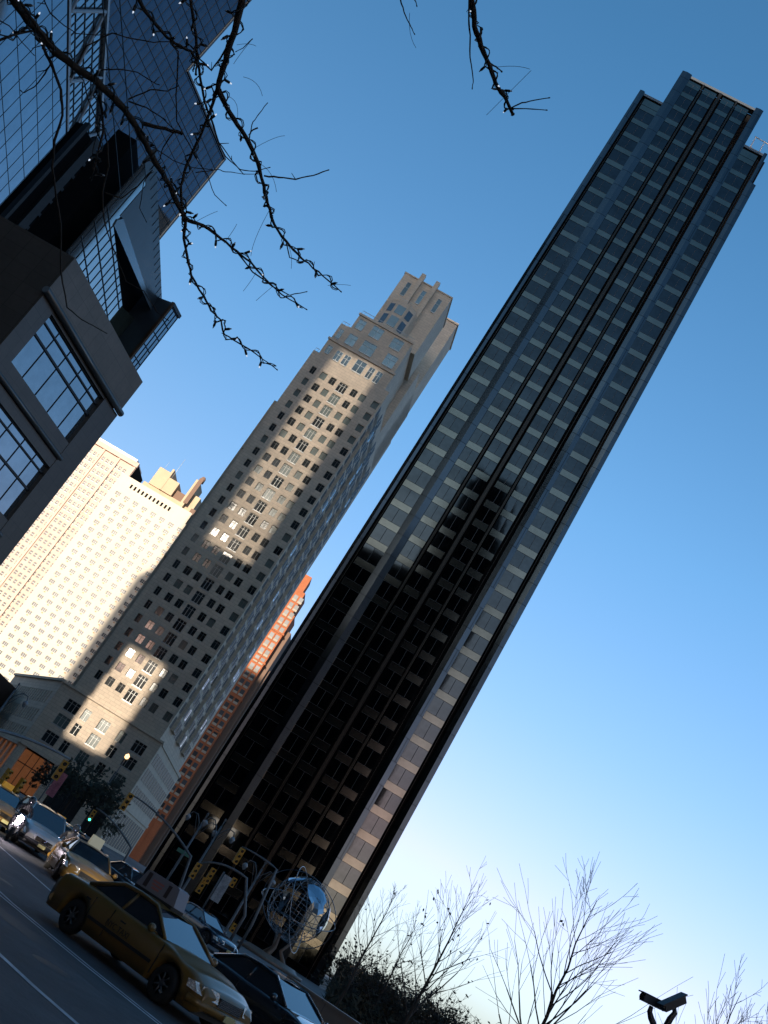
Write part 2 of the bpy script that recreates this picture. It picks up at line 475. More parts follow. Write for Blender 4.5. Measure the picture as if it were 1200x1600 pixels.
# setbacks and crown
b = MB()
b.box(.2, 19.9, 1.0, 46, 127.2, 133.0); b.box(-.1, 20.1, .7, 1.0, 132.6, 133.2)
b.box(.4, 2.4, 1.5, 40, 133.0, 138.8); b.box(2.4, 19.4, 1.5, 40, 133.0, 139.0)
b.box(3.0, 19.2, 2.2, 40, 139.0, 144.4)
b.box(2.7, 19.4, 1.9, 2.2, 144.0, 144.6)
b.build('setback', limestone, bt)
b = MB()
b.box(5.6, 20.4, 7.0, 22, 144.4, 165.4)
b.box(9.9, 11.1, 5.6, 7.0, 151, 167.2); b.box(14.4, 15.6, 5.6, 7.0, 151, 167.2)
b.box(5.4, 20.6, 6.8, 22.2, 165.4, 165.8)
b.build('crown', limestone, bt)
b = MB(); b.prism([(6.2, 7), (7.2, 4.6), (9.6, 3.1), (12.6, 3.1), (15.0, 4.6), (16.0, 7)], 144.6, 154.2)
b.prism([(6.5, 6.99), (7.5, 4.9), (9.7, 3.5), (12.5, 3.5), (14.7, 4.9), (15.7, 6.99)], 154.2, 155.0)
b.build('bay', limestone, bt)
crown_glass = mat('crown_glass', (.07, .10, .12), .08, metal=.4, spec=.8, noise=.2, nscale=.6, vary=.5)


def crown_window(x0, x1, z0, z1, y, nb=2):
    b = MB(); b.box(x0, x1, y - .02, y, z0, z1, 0); f = .09
    b.box(x0 - f, x0, y - .14, y, z0 - f, z1 + f, 1); b.box(x1, x1 + f, y - .14, y, z0 - f, z1 + f, 1)
    b.box(x0, x1, y - .14, y, z1, z1 + f, 1); b.box(x0, x1, y - .18, y, z0 - .25, z0, 1)
    for k in range(1, nb): x = lerp(x0, x1, k / nb); b.box(x - .05, x + .05, y - .1, y - .021, z0, z1, 1)
    zm = lerp(z0, z1, .62); b.box(x0, x1, y - .09, y - .022, zm - .04, zm + .04, 1)
    b.build('window', [crown_glass, frame_metal], bt)


def lerp(a, b_, t): return a + (b_ - a) * t


for x in (7.7, 12.5, 17.4): crown_window(x, x + 1.1, 158.6, 163.2, 6.99, 1)
for x0, x1, z0, z1 in ((4.0, 6.4, 134.2, 137.4), (8.3, 11.9, 134.2, 137.8), (15.3, 18.3, 134.2, 137.8), (9.7, 12.4, 128.0, 131.6), (13.6, 15.0, 128.0, 131.4), (15.9, 17.3, 128.0, 131.4), (4.0, 5.6, 128.0, 131.0), (6.4, 8.0, 128.0, 131.0), (1.2, 2.2, 134, 137.2), (1.2, 2.4, 128.6, 131)):
    crown_window(x0, x1, z0, z1, 1.49 if z0 > 133 else .99)
for x0, x1, z0, z1 in ((3.8, 5.8, 140.0, 143.0), (8.0, 11.0, 140.0, 143.4), (14.2, 17.2, 140.0, 143.2)): crown_window(x0, x1, z0, z1, 2.19)
b = MB()
for z0, z1 in ((146.0, 149.4), (150.4, 153.2)):
    b.box(9.9, 12.3, 3.02, 3.1, z0, z1)
    for (xa, ya), (xb, yb) in (((7.2, 4.6), (9.6, 3.1)), ((12.6, 3.1), (15.0, 4.6))):
        p = Vector((xa, ya, 0)); q = Vector((xb, yb, 0)); d = q - p; n = Vector((d.y, -d.x, 0)).normalized() * .06
        a, c = p + d * .2 + n, p + d * .8 + n
        b.quad([(a.x, a.y, z0), (c.x, c.y, z0), (c.x, c.y, z1), (a.x, a.y, z1)])
b.build('bay_windows', MATS['crown_glass'], bt)
b = MB()
for z, x0, x1, y in ((127.2, -.9, .1, .2), (133.2, .5, 2.3, 1.2), (138.8, .5, 2.5, 1.8), (144.6, 3.2, 19.0, 2.1), (155.0, 7.5, 14.7, 4.0)):
    b.box(x0, x1, y - .05, y + .05, z + .95, z + 1.05)
    x = x0
    while x <= x1: b.box(x - .03, x + .03, y - .03, y + .03, z, z + .95); x += .8
b.build('railing', frame_metal, bt)
b = MB(); b.box(14.5, 21.5, 36, 50.5, 127.2, 177); b.box(14.2, 21.8, 35.7, 50.8, 177, 177.6); b.box(12, 21.5, 24, 52, 127.2, 150)
b.box(-1.1, 21.5, 51.6, 54, 24.4, 140)
b.build('rear_block', limestone, bt)
# base with shop fronts
b = MB()
bc = [(-.45, 2.85), (4.0, 5.7), (8.2, 10.7), (13.2, 15.0), (17.2, 20.2)]
zs = [8.4 + 0, 13.95, 18.2, 21.9]
pierced_wall(b, -3.5, 22.6, bc, [13.95, 18.2, 21.9], 9.4, 24.0, 2.6, y0=-.6, y1=0)
b.box(-3.8, 22.9, -1.0, 0, 24.0, 24.5); b.box(-3.8, 22.9, -1.0, 0, 8.6, 9.4)
for x0, x1 in ((-3.5, -2.0), (5.4, 7.8), (15.5, 17.5), (21.3, 22.6)): b.box(x0, x1, -.6, .2, 0, 8.6)
b.build('base_wall', limestone, bt)
b = MB(); b.box(-3.4, 22.3, .45, 53, 0, 24.3); b.build('base_body', core_dark, bt)
b = MB(); b.box(22.3, 22.6, .2, 53, 0, 24.0); b.box(22.6, 22.85, .2, 53, 8.6, 9.4); b.box(22.6, 22.85, .2, 53, 23.6, 24.4); b.build('base_flank', limestone_d, bt)
b = MB()
for i in range(12):
    for z0, z1 in ((.6, 7.8), (11, 13.9), (15.3, 18.2), (19.3, 21.9)): b.box(22.6, 22.66, 2 + i * 4.2, 4.9 + i * 4.2, z0, z1)
tag(b.build('base_flank_windows', MATS['dull_glass'], bt), kind='stuff')
p1 = None
for j, c in enumerate(bc):
    for zt in (13.95, 18.2, 21.9):
        bars = 2 if c[1] - c[0] > 2 else 1
        bwindow(c[1] - c[0], 2.6, 'w', bars=bars).build('window', [pane_blind if random.random() < .6 else pane_dark, frame_metal], bt, (c[0], -.55, zt - 2.6))
brown_lit = mat('lit_shop_interior', (.12, .06, .03), .4, emit=(1.0, .35, .12), estr=.05, noise=.4, nscale=.6)
b = MB(); b.box(-2.0, 5.4, .25, .4, .3, 8.2); b.build('shop_front', brown_lit, bt)
b = MB(); b.box(7.8, 15.5, .25, .4, .3, 8.2); b.box(17.5, 21.3, .25, .4, .3, 8.2); b.build('shop_front', pane_dark, bt)
b = MB()
for x in (-.1, 1.7, 3.5, 9.7, 11.6, 13.6, 19.4): b.box(x - .06, x + .06, .1, .24, .3, 8.2)
b.box(-2.0, 5.4, .12, .24, 5.2, 5.4); b.box(7.8, 15.5, .12, .24, 5.2, 5.4)
b.build('shop_mullions', mullion_m, bt)

# low curved wing running back along the avenue
cr = bt.matrix_basis @ Vector((-3.5, -.6, 0))
t160 = Vector((sin(R(160.4)), cos(R(160.4)), 0))
org = Vector((cr.x, cr.y, 0)) - t160 * 66
wg = thing('shop_building', 'low beige stone shop block with three rows of narrow windows beside the limestone tower', 'building', org - Vector((0.05, 0, 0)), pi / 2 - R(160.4))
b = MB(); wcols = [(3 + i * 3.0, 4.3 + i * 3.0) for i in range(20)]
pierced_wall(b, 0, 65.7, wcols, [12.2, 16.8, 21.6], 8.8, 24.2, 3.1, y0=0, y1=.5)
b.box(0, 65.7, -.5, .5, 24.2, 24.8); b.box(0, 65.7, -.5, .5, 8.0, 8.8)
for i in range(11): b.box(i * 6.4, i * 6.4 + 1.5, 0, .5, 0, 8.0)
b.build('wall', limestone, wg)
b = MB(); b.box(0, 65.7, .7, 20, 0, 24); b.build('building_body', core_dark, wg)
nn = None
for c in wcols:
    for zt in (12.2, 16.8, 21.6):
        if nn is None:
            b = MB(); b.quad([(0, .3, 0), (1.3, .3, 0), (1.3, .3, 3.1), (0, .3, 3.1)]); b.box(.6, .7, .2, .29, 0, 3.1, 1)
            nn = b.build('window', [mat('wing_glass', (.16, .21, .25), .06, metal=.6, vary=.4), frame_metal], wg, (c[0], 0, zt - 3.1))
        else: copy_child(nn, wg, (c[0], 0, zt - 3.1))
b = MB(); b.box(.5, 65, .5, .62, .3, 7.9); b.build('shop_front', brown_lit, wg)

# ================================================================== MALL AND GLASS TOWERS (left)
pd = facade('shopping_mall', 'dark granite mall block with big blue glazed openings at the left edge', 'building', -15.25, 120, 21.2)
b = MB()
b.box(-20.9, 0, 0, .8, 40.9, 45.3, 1)                       # parapet band
wx0, wx1 = -18.25, -3.5
for z0, z1 in ((39.9, 40.3), (30.1, 31.3), (31.9, 33.5), (21.4, 22.9), (12, 14.2), (0, 4.2)): b.box(wx0, wx1, .1, .8, z0, z1)
b.box(-20.9, wx0, .05, .8, 0, 40.3); b.box(wx1, 0.15, .05, .8, 0, 40.3)
b.build('granite_wall', [granite, granite_top], pd)
for xe, yy, zz, rr_ in ((.1, -.25, 40.6, .38), (-3.3, -.15, 31.6, .28), (-3.3, -.15, 21.2, .28)):
    b = MB(); b.tube([(-21.4, yy, zz), (xe, yy, zz)], rr_, 10); b.build('ledge_pipe', steel_pipe, pd)
b = MB(); b.box(-20.9, -.1, 0.9, 6, 0, 45.2); b.build('mall_body', slot_black, pd)
for z0, z1 in ((33.5, 39.9), (22.9, 30.1), (14.2, 21.4), (4.2, 12)):
    g = MB(); g.box(wx0, wx1, .55, .6, z0, z1)
    go = g.build('window', blue_glass, pd)
    m_ = MB()
    for zz, hh in ((z0 + 3.9, .22), (z1 - .95, .16)): m_.box(wx0, wx1, .38, .54, zz - hh / 2, zz + hh / 2)
    for x in (-15.15, -12.1, -9.0, -6.1): m_.box(x - .028, x + .028, .47, .53, z0, z0 + 3.78); m_.box(x - .028, x + .028, .47, .53, z0 + 4.02, z1)
    m_.box(wx0, wx1, .40, .54, z0, z0 + .12); m_.box(wx0, wx1, .40, .54, z1 - .12, z1)
    m_.build('mullions', mullion_m, go)
# front-facing dark stone return
c0 = Vector((-20.9, 0, 0))
L2 = lambda az, d: (pd.matrix_basis.inverted() @ polar(az, d))
def local_poly(root, pts): return [tuple((root.matrix_basis.inverted() @ polar(a, d)).xy) for a, d in pts]
pA = polar(-22.1, 103.9); pB = pA + Vector((sin(R(-84)), cos(R(-84)), 0)) * 34
inv = pd.matrix_basis.inverted()
b = MB(); b.prism([tuple((inv @ q).xy) for q in (pA, pA + Vector((-4, 12, 0)), pB + Vector((0, 14, 0)), pB)][::-1], 0, 45.25)
b.build('granite_end', granite, pd)

# glazed prow behind the granite block
pr = facade('glass_pavilion', 'faceted glass prow with a dark triangular slit above the granite mall block', 'building', -17.65, 131, 1.5)
U = lambda x, y: None
def on_plane(root, px, py):
    """intersection of a picture ray with the facade plane of a root, in its local x, z"""
    mi = root.matrix_basis.inverted(); o = mi @ Vector((0, 0, EYE)); d = (mi.to_3x3() @ ray(px, py))
    t = -o.y / d.y; q = o + d * t
    return (q.x, q.z)
apex = on_plane(pr, 195, 293); e1 = on_plane(pr, 250, 477); lo = on_plane(pr, 121, 406)
ztop = e1[1] + .0
sl_a = on_plane(pr, 177, 352); sl_b = on_plane(pr, 246, 497); sl_c = on_plane(pr, 243, 512); sl_d = on_plane(pr, 191, 477)
left = apex[0] - 0.3
zb = 40
gx = e1[0]
b = MB()
# main glass left of the slit
b.plate([(left, zb), (sl_d[0], zb), sl_d, sl_a, (sl_a[0] - .3, ztop - 1.6), (left, ztop - 1.6)], 0, .15)
b.build('curtain_glass', prow_glass, pr)
b = MB(); b.plate([(sl_a[0] - .3, sl_a[1] + .6), sl_a, (sl_c[0] - .25, sl_c[1] + .3), (sl_c[0] + .9, sl_c[1] + .6), (sl_a[0] + .6, sl_a[1] + 1.6)], -.12, .12)
b.build('slit_edge', mat('pale_edge', (.22, .27, .3), .25, metal=.5), pr)
b = MB(); b.plate([(sl_a[0] - .3, sl_a[1] + 1.2), (sl_a[0] + .6, sl_a[1] + 1.62), (sl_c[0] + .9, sl_c[1] + .62), (e1[0], e1[1] - .7), (e1[0], ztop + .4), (left, ztop + .4), (left, ztop - 1.6), (sl_a[0] - .3, ztop - 1.6)], -.05, .3)
b.build('parapet_panel', grey_panel, pr)
b = MB(); b.plate([sl_d, (sl_d[0], zb), (sl_c[0] + .8, zb), sl_c, (sl_c[0] - 2.2, sl_c[1] - 1.6)], .9, 1.0)
b.build('interior_glass', green_glass, pr)
b = MB(); b.box(left, e1[0], 2.2, 4.5, zb, ztop + .2); b.build('pavilion_body', slot_black, pr)
b = MB()
x = left + .8
while x < sl_d[0]:
    b.box(x - .04, x + .04, -.06, -.005, zb, (ztop - 1.6) if x < sl_a[0] - .3 else (sl_a[1] + (sl_d[1] - sl_a[1]) * (x - sl_a[0]) / (sl_d[0] - sl_a[0]))); x += 1.7
z = zb + 1.5
while z < ztop - 1.6:
    xe = sl_d[0] if z < sl_d[1] else sl_d[0] + (sl_a[0] - sl_d[0]) * (z - sl_d[1]) / max(.1, (sl_a[1] - sl_d[1]))
    b.box(left, min(xe, sl_d[0]), -.08, -.006, z - .04, z + .04); z += 2.2
x = left + 2
while x < e1[0]: b.box(x - .03, x + .03, -.09, -.055, ztop - .9, ztop + .38); x += 1.7
b.build('mullions', mullion_m, pr)
# tall glazed end pier
ep = facade('glass_pier', 'narrow glazed pier at the right tip of the glass prow', 'building', -16.5, 131.2, 24.1)
zz1 = 2 + 131.2 * tan(R(24.05))
b = MB(); b.box(0, 2.15, 0, .3, 40, zz1 - .5); b.build('curtain_glass', blue_glass, ep)
b = MB(); b.box(-.1, 2.25, .3, 6, 40, zz1); b.box(-.2, 2.35, -.15, .3, zz1 - .5, zz1)
b.build('pier_body', grey_panel, ep)
b = MB()
for x in (0, .7, 1.42, 2.1): b.box(x - .03, x + .05, -.07, -.003, 40, zz1 - .5)
z = 41.
while z < zz1 - .6: b.box(0, 2.15, -.08, -.004, z - .04, z + .04); z += 2.1
b.build('mullions', mullion_m, ep)
b = MB(); b.box(-.32, -.1, -.1, .3, 40, zz1); b.build('bronze_edge', mat('bronze_edge', (.14, .07, .035), .4, metal=.6), ep)

# lower glass tower with pale truss band
t1 = facade('glass_tower', 'blue gridded glass tower with a pale truss band at the upper left corner', 'skyscraper', -25.8, 200, -6.0)
zt1 = 2 + 199.5 * tan(R(26.05)); zt2 = 2 + 200 * tan(R(28.55))
t1len = 64
b = MB(); b.box(-t1len, 0, 0, .3, 60, zt1); b.build('curtain_glass', mat('tower_blue_glass', (.15, .21, .26), .06, metal=.9, noise=.14, nscale=.12, bump=.03, bscale=.3), t1)
b = MB(); b.box(-t1len, 4.6, .5, 16, zt1, zt2); b.box(-t1len, -.1, .3, 34, 0, zt1)
b.build('tower_body', slot_black, t1)
b = MB(); b.box(-t1len, 4.6, .32, .5, zt1 + .1, zt2); b.build('band_glass', pale_glass, t1)
b = MB(); x = -t1len; i = 0
while x < 0: b.box(x - .03, x + .03, -.05, -.004, 60, zt1); x += 4.0
z = 62.
while z < zt1: b.box(-t1len, 0, -.06, -.005, z - .03, z + .03); z += 4.2
x = -t1len
while x < 4.6: b.box(x - .05, x + .05, .2, .315, zt1, zt2); x += 2.2
z = zt1 + 2.6
while z < zt2: b.box(-t1len, 4.6, .18, .316, z - .05, z + .05); z += 2.6
b.build('mullions', mullion_m, t1)
b = MB(); b.box(-t1len, 4.8, -.3, .3, zt2 - .5, zt2 + .1); b.box(-t1len, 4.6, -.2, .3, zt1 + .15, zt1 + .7); b.box(4.3, 4.8, -.2, .3, zt1 + .7, zt2 - .5)
x = 4.2; k = 0
while x > -t1len:
    x2 = x - 8.8
    z0, z1 = (zt2 - .7, zt1 + .9) if k % 2 == 0 else (zt1 + .9, zt2 - .7)
    b.tube([(x, 0, z0), (x2, 0, z1)], .3, 6, smooth=False); x = x2; k += 1
b.build('truss', truss_m, t1)

# dark louvred shaft between the towers
ds = facade('louvred_shaft', 'black louvred service shaft between the two glass towers', 'building', -22.6, 178, 24.)
zd = 2 + 178 * tan(R(26.6))
b = MB(); b.box(-14.2, 0, .8, 2.2, 0, zd)
b.build('shaft_body', slot_black, ds)
b = MB()
for x0, x1, y, zt in ((-1.2, 0, 0, zd + .4), (-5.0, -3.4, -.6, zd - 1), (-5.6, -5.3, -.8, zd + 2), (-11.0, -9.4, .1, zd + .8), (-14.2, -13.6, -.3, zd + .5)): b.box(x0, x1, y, .8, 0, zt)
z = 66.
while z < zd: b.box(-9.3, -5.7, .3, .8, z, z + .6); b.box(-3.3, -1.3, .4, .8, z, z + .4); z += 3.0
b.build('louvre_fins', mat('dark_louvre', (.035, .035, .036), .5, metal=.3, noise=.2, nscale=.2), ds)
b = MB(); b.tube([(-5.1, -.9, 50), (-5.1, -.9, zd - .8)], .12, 6); b.build('pipe', steel_pipe, ds)

# taller glass tower behind
t2 = facade('glass_tower', 'deep blue stepped glass tower rising behind the truss band', 'skyscraper', -19.4, 260, 27.0)
zl = 2 + 260 * tan(R(31.25))
ust = -27.5
b = MB(); b.box(ust, 0, 0, .3, 60, zl); b.box(-140, ust, 0, .3, 60, 250)
b.build('curtain_glass', deep_glass, t2)
b = MB(); b.prism([(-140, .3), (0, .3), (-1.5, 8), (-20, 34), (-140, 34)], 0, zl - .2); b.prism([(-140, .31), (ust, .31), (ust - 4, 18), (ust - 8, 30), (-140, 30)], zl - .2, 249.8)
b.build('tower_body', slot_black, t2)
b = MB(); x = -140.
while x <= 0.1:
    b.box(x - .06, x + .06, -.07, -.004, 60, zl if x > ust + .01 else 250); x += 2.2
z = 62.
while z < 250: b.box(-140, 0 if z < zl else ust, -.08, -.005, z - .06, z + .06); z += 3.6
b.build('mullions', mullion_m, t2)
b = MB(); b.box(ust, .3, -.3, .6, zl, zl + .5); b.box(-.2, .3, -.3, .6, 60, zl); b.box(ust - .2, ust + .3, -.3, .4, zl + .5, 250)
b.build('edge_trim', grey_panel, t2)

# ================================================================== BEHIND THE CAMERA (mostly added to block and shape the sun; they also show in the glass)
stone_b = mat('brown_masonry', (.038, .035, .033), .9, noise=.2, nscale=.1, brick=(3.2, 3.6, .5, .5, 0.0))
sx = tan(SUN_AZ - pi)


def para(x0, x1, y0, y1):  # sides follow the sun so the gaps stay open to it
    """parallelogram whose sides run along the sun direction (its x limits hold at y=50)"""
    f = lambda x, y: (x + (y - 50) * sx, y)
    return [f(x0, y0), f(x1, y0), f(x1, y1), f(x0, y1)]


st = thing('shade_towers', 'unseen slab towers shaped to cast shade, with a bridge, left of and behind the viewer', 'skyscraper')
b = MB(); b.prism(para(-91.5, -58, 20, 60), 0, 229); b.prism(para(-94.5, -91.5, 34, 59), 0, 105); b.build('shade_slab', stone_b, st)  # slab placed out of view to shade the limestone tower
b = MB(); b.prism(para(-142, -109.5, 20, 60), 0, 229); b.prism(para(-170, -142.1, 20, 60), 0, 166); b.build('shade_slab', stone_b, st)  # lower slab added to shade the foot of the orange brick tower
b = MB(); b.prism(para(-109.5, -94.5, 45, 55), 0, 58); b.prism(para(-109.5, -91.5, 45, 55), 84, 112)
b.prism(para(-109.5, -91.5, 44, 56), 178, 229); b.prism(para(-109.5, -104, 46, 54), 112, 178); b.build('shade_bridge', stone_b, st)  # added blocks that split the sun into patches on the limestone
b = MB(); z = 113.0
k = 0
while z < 177:
    b.prism(para(-104, -91.5, 49.9, 50.1), z, z + .66); z += 1.0; k += 1
z = 58.3
while z < 84: b.prism(para(-109.5, -94.5, 49.9, 50.1), z, z + .33); z += 1.0
b.build('sun_slats', stone_b, st)  # thin slats added to weaken the sun patches
rt = thing('office_tower', 'stepped masonry office tower with an added sun-blocking slab, standing behind the viewer', 'skyscraper')
b = MB(); b.box(-86, -56, -66, -59, 0, 229); b.box(-55, -3.6, -66, -60, 26.4, 140); b.box(-55, -52, -66, -60, 22.2, 26.4); b.box(-36, -3.6, -66, -60, 22.2, 26.4); b.box(-55, -3.6, -66, -60, 0, 22.2)  # tall slab added to shade the black tower; slot lets sun reach the taxis
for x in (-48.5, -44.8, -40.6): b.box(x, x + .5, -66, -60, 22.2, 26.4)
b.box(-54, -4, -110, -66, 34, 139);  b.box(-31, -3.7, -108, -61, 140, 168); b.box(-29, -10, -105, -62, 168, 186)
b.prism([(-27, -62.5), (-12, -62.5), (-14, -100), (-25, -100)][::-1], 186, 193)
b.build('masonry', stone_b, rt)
rt2 = thing('shade_block', 'unseen masonry block added to shade the street, standing behind the viewer on the left', 'building')
b = MB(); b.box(-106, -62, -50, 6, 0, 95); b.box(-58, -38, -28, 18, 0, 62); b.build('masonry', stone_b, rt2)  # added masses that shade the street and darken the pier reflections
rt3 = thing('pale_shade_block', 'unseen pale blocks added to darken the street, standing behind the viewer on the right', 'building')
b = MB(); b.box(12, 38, -95, -55, 0, 150); b.box(38, 74, -85, -50, 0, 16); b.box(85, 150, -60, 20, 0, 120); b.build('masonry', mat('pale_masonry', (.25, .23, .2), .85, noise=.15, nscale=.1, brick=(4, 3.5, .6, .4, 0.0)), rt3)  # added to cut sky light on the street

# ================================================================== FAR BUILDINGS
S = .75
fr_ = facade('apartment_block', 'sunlit cream apartment block with dense rows of windows, brightest building', 'apartment building', -13.2, 450, 96.0)
cream = mat('cream_brick', (.52, .46, .36), .9, noise=.05, nscale=.1)
zc = lambda z: 2 + (z - 2) * S
b = MB(); ccols = []
x = 3.9
while x < 46: ccols.append((x * S, (x + 3.1) * S)); x += 5.85
frows = [zc(157 - 5.05 * k) for k in range(29)]; frows = sorted(z for z in frows if z > 8)
pierced_wall(b, .2, 58, ccols + [(46.5, 48.6), (51, 53)], frows, 0, zc(160.5), 1.55, y1=.5)
pierced_wall(b, .2, 35.2, [(6.4 + i * 1.9, 7.3 + i * 1.9) for i in range(11)], [zc(164.6)], zc(160.5), zc(167.8), 1.9, y1=.5)
b.build('wall', cream, fr_)
b = MB(); b.box(.3, 57.8, .8, 22, 0, zc(160.4)); b.box(.4, 35, .8, 20, zc(160.4), zc(167.5)); b.build('block_body', core_dark, fr_)
far_pane = mat('far_window_glass', (.035, .04, .045), .35, spec=.2, vary=.5, noise=.2, nscale=.3)
white_fr = mat('white_window_frame', (.60, .59, .55), .6)
fp = None; n = 0; stf = MB()
for zt in frows[::-1]:
    for c in ccols:
        wd = c[1] - c[0]
        if n < 100:
            if fp is None:
                t = MB(); t.quad([(0, .25, 0), (wd, .25, 0), (wd, .25, 1.55), (0, .25, 1.55)])
                for k in (0, .33, .66, 1): t.box(wd * k - .035 if k else 0, wd * k + .035 if k < 1 else wd, .16, .24, 0, 1.55, 1)
                t.box(.04, wd - .04, .17, .24, .77, .82, 1)
                fp = t.build('window', [far_pane, white_fr], fr_, (c[0], 0, zt - 1.55))
            else: copy_child(fp, fr_, (c[0], 0, zt - 1.55))
            n += 1
        else:
            stf.quad([(c[0], .25, zt - 1.55), (c[1], .25, zt - 1.55), (c[1], .25, zt), (c[0], .25, zt)])
            for k in (0, .33, .66, 1):
                xx = c[0] + wd * k; stf.box(xx - .035 if k else xx, xx + .035 if k < 1 else xx, .16, .24, zt - 1.55, zt, 1)
tag(stf.build('lower_windows', [far_pane, white_fr], fr_), kind='stuff')
b = MB()
for zt in frows:
    for c in ccols: b.box(c[0] + .9, c[1] - .7, -.18, 0, zt - 2.3, zt - 1.85)
tag(b.build('air_conditioner_grilles', mat('rusty_grille', (.40, .22, .12), .8), fr_), kind='stuff')
b = MB(); b.box(8, 26.5, 6, 20, zc(167.5), zc(172.5)); b.box(10.2, 15.5, 5.5, 20, zc(172.5), zc(184.5)); b.box(16.4, 21.5, 5.2, 20, zc(172.5), zc(181.5))
b.box(15.5, 16.4, 5.0, 20, zc(172.5), zc(187)); b.box(27.2, 29, 3, 16, zc(167.5), zc(188)); b.box(29, 33, 5, 16, zc(167.5), zc(180))
b.build('penthouse', mat('tan_brick', (.42, .32, .21), .9, noise=.06, nscale=.2), fr_)
b = MB(); b.box(22.0, 26.8, 7, 18, zc(172.5), zc(178)); b.prism([(33, 2), (36.5, 1), (37, 8), (33, 8)], zc(160.6), zc(171)); b.box(28.2, 30, 2.6, 3, zc(172), zc(189.5))
b.lathe([(0, 0), (1.1, 0), (1.1, 2.2), (.6, 3.0), (0, 3.2)], (29, 5, zc(188)), n=10)
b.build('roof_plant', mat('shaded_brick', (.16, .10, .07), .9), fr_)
b = MB(); b.tube([(17, 6, zc(181)), (17, 6, zc(196))], .08, 4); b.tube([(12, 6, zc(184)), (12, 6, zc(190))], .06, 4); b.build('aerial', frame_metal, fr_)

br = facade('apartment_block', 'reddish brick block with white windows partly hidden by the dark mall', 'apartment building', -15.6, 462, 96.0)
brick_r = mat('pink_brick', (.50, .37, .30), .9, noise=.1, nscale=.2)
b = MB(); rcols = []
x = .8
while x < 22: rcols.append((x, x + 1.25)); x += 2.15
rr = sorted(2 + (172 - 2) * .77 - 3.35 * k for k in range(1, 37)); rr = [z for z in rr if z > 6]
pierced_wall(b, 0, 24.3, rcols, rr, 0, zc(172) + 3, 1.75, y1=.4)
for k in range(4): b.box(k * 7.7, k * 7.7 + 1.0, -.5, 0, 0, zc(172) + 3)
b.box(-.3, 24.6, -.9, .5, zc(172) + 3, zc(172) + 5.2)
b.build('wall', brick_r, br)
b = MB(); b.box(.2, 24.0, .6, 18, 0, zc(172) + 5); b.build('block_body', core_dark, br)
b = MB(); b.box(2.5, 23, -.6, 14, zc(172) + 5.2, zc(172) + 6.4); b.build('cornice', white_fr, br)
n = 0; fp = None; stf = MB()
for zt in rr[::-1]:
    for c in rcols:
        if n < 100:
            if fp is None:
                t = MB(); t.quad([(0, .2, 0), (1.25, .2, 0), (1.25, .2, 1.75), (0, .2, 1.75)]); t.box(0, 1.25, .08, .19, .8, .92, 1); t.box(.56, .68, .1, .19, .92, 1.75, 1); t.box(-.1, 1.35, -.1, .0, -.25, 0, 1)
                fp = t.build('window', [far_pane, white_fr], br, (c[0], 0, zt - 1.75))
            else: copy_child(fp, br, (c[0], 0, zt - 1.75))
            n += 1
        else: stf.quad([(c[0], .2, zt - 1.75), (c[1], .2, zt - 1.75), (c[1], .2, zt), (c[0], .2, zt)]); stf.box(c[0], c[1], .08, .19, zt - .95, zt - .8, 1)
tag(stf.build('lower_windows', [far_pane, white_fr], br), kind='stuff')

lb = facade('low_building', 'dark low block under the sunlit apartments at the left edge', 'building', -17., 290, 96.)
b = MB(); b.box(0, 26, 0, 20, 0, 20.5); b.box(4, 14, 2, 16, 20.5, 23); b.build('wall', mat('dark_brick', (.09, .06, .05), .7), lb)
b = MB()
for z in (4, 8, 12, 16):
    for x in range(1, 25, 3): b = MB(); b.box(x, x + 1.5, -.08, -.01, z, z + 2); b.build('window', pane_dark, lb)

og = facade('brick_tower', 'orange sunlit brick tower in the gap left of the black tower', 'apartment tower', -3.2, 430, 96.5)
zo = lambda e: 2 + 430 * tan(R(e))
orange = mat('orange_brick', (.34, .105, .04), .9, noise=.08, nscale=.5, brick=(1.2, .4, .04, .8))
b = MB(); oc = [(10.4, 11.6)]
b.box(0, 16.0, 0, 14, 0, zo(14.2)); b.box(12.95, 13.35, -.2, 0, 0, zo(14.2)); b.box(0, 14.6, 0, 14, zo(14.2), zo(15.5)); b.prism([(0, .0), (13.4, .0), (12.6, 12), (0, 12)], zo(15.5), zo(16.4)); 
for e in (13.0, 11.2, 9.0, 7.0): b.box(-.3, 16.4, -.35, 14.2, zo(e), zo(e) + .7)
b.build('wall', orange, og)
b = MB(); z = zo(2); i = 0
while z < zo(15.3):
    for x in (5, 8, 11.2, 13.7): b = MB(); b.box(x, x + 1.7, -.1, -.01, z, z + 1.9, 0); b.box(x - .1, x + 1.8, -.25, -.02, z - .9, z, 1); b.build('window', [far_pane, mat('stone_sill', (.30, .26, .2), .8)], og)
    z += 3.7
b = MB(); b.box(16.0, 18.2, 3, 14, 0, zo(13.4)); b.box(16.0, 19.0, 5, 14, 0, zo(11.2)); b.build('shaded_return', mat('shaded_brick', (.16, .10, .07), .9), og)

ob = facade('low_building', 'tan low building beyond the park trees right of the black tower', 'building', 10.3, 150, 96.)
b = MB(); b.box(0, 7.5, 0, 8, 0, 4.4); b.box(-.2, 7.7, -.2, 8.2, 4.4, 4.7); b.build('wall', mat('tan_stucco', (.30, .21, .13), .9, noise=.1, nscale=.5), ob)
b = MB()
for x in (1, 3, 5): b = MB(); b.box(x, x + 1.1, -.08, -.01, 1.4, 3.0); b.build('window', pane_dark, ob)

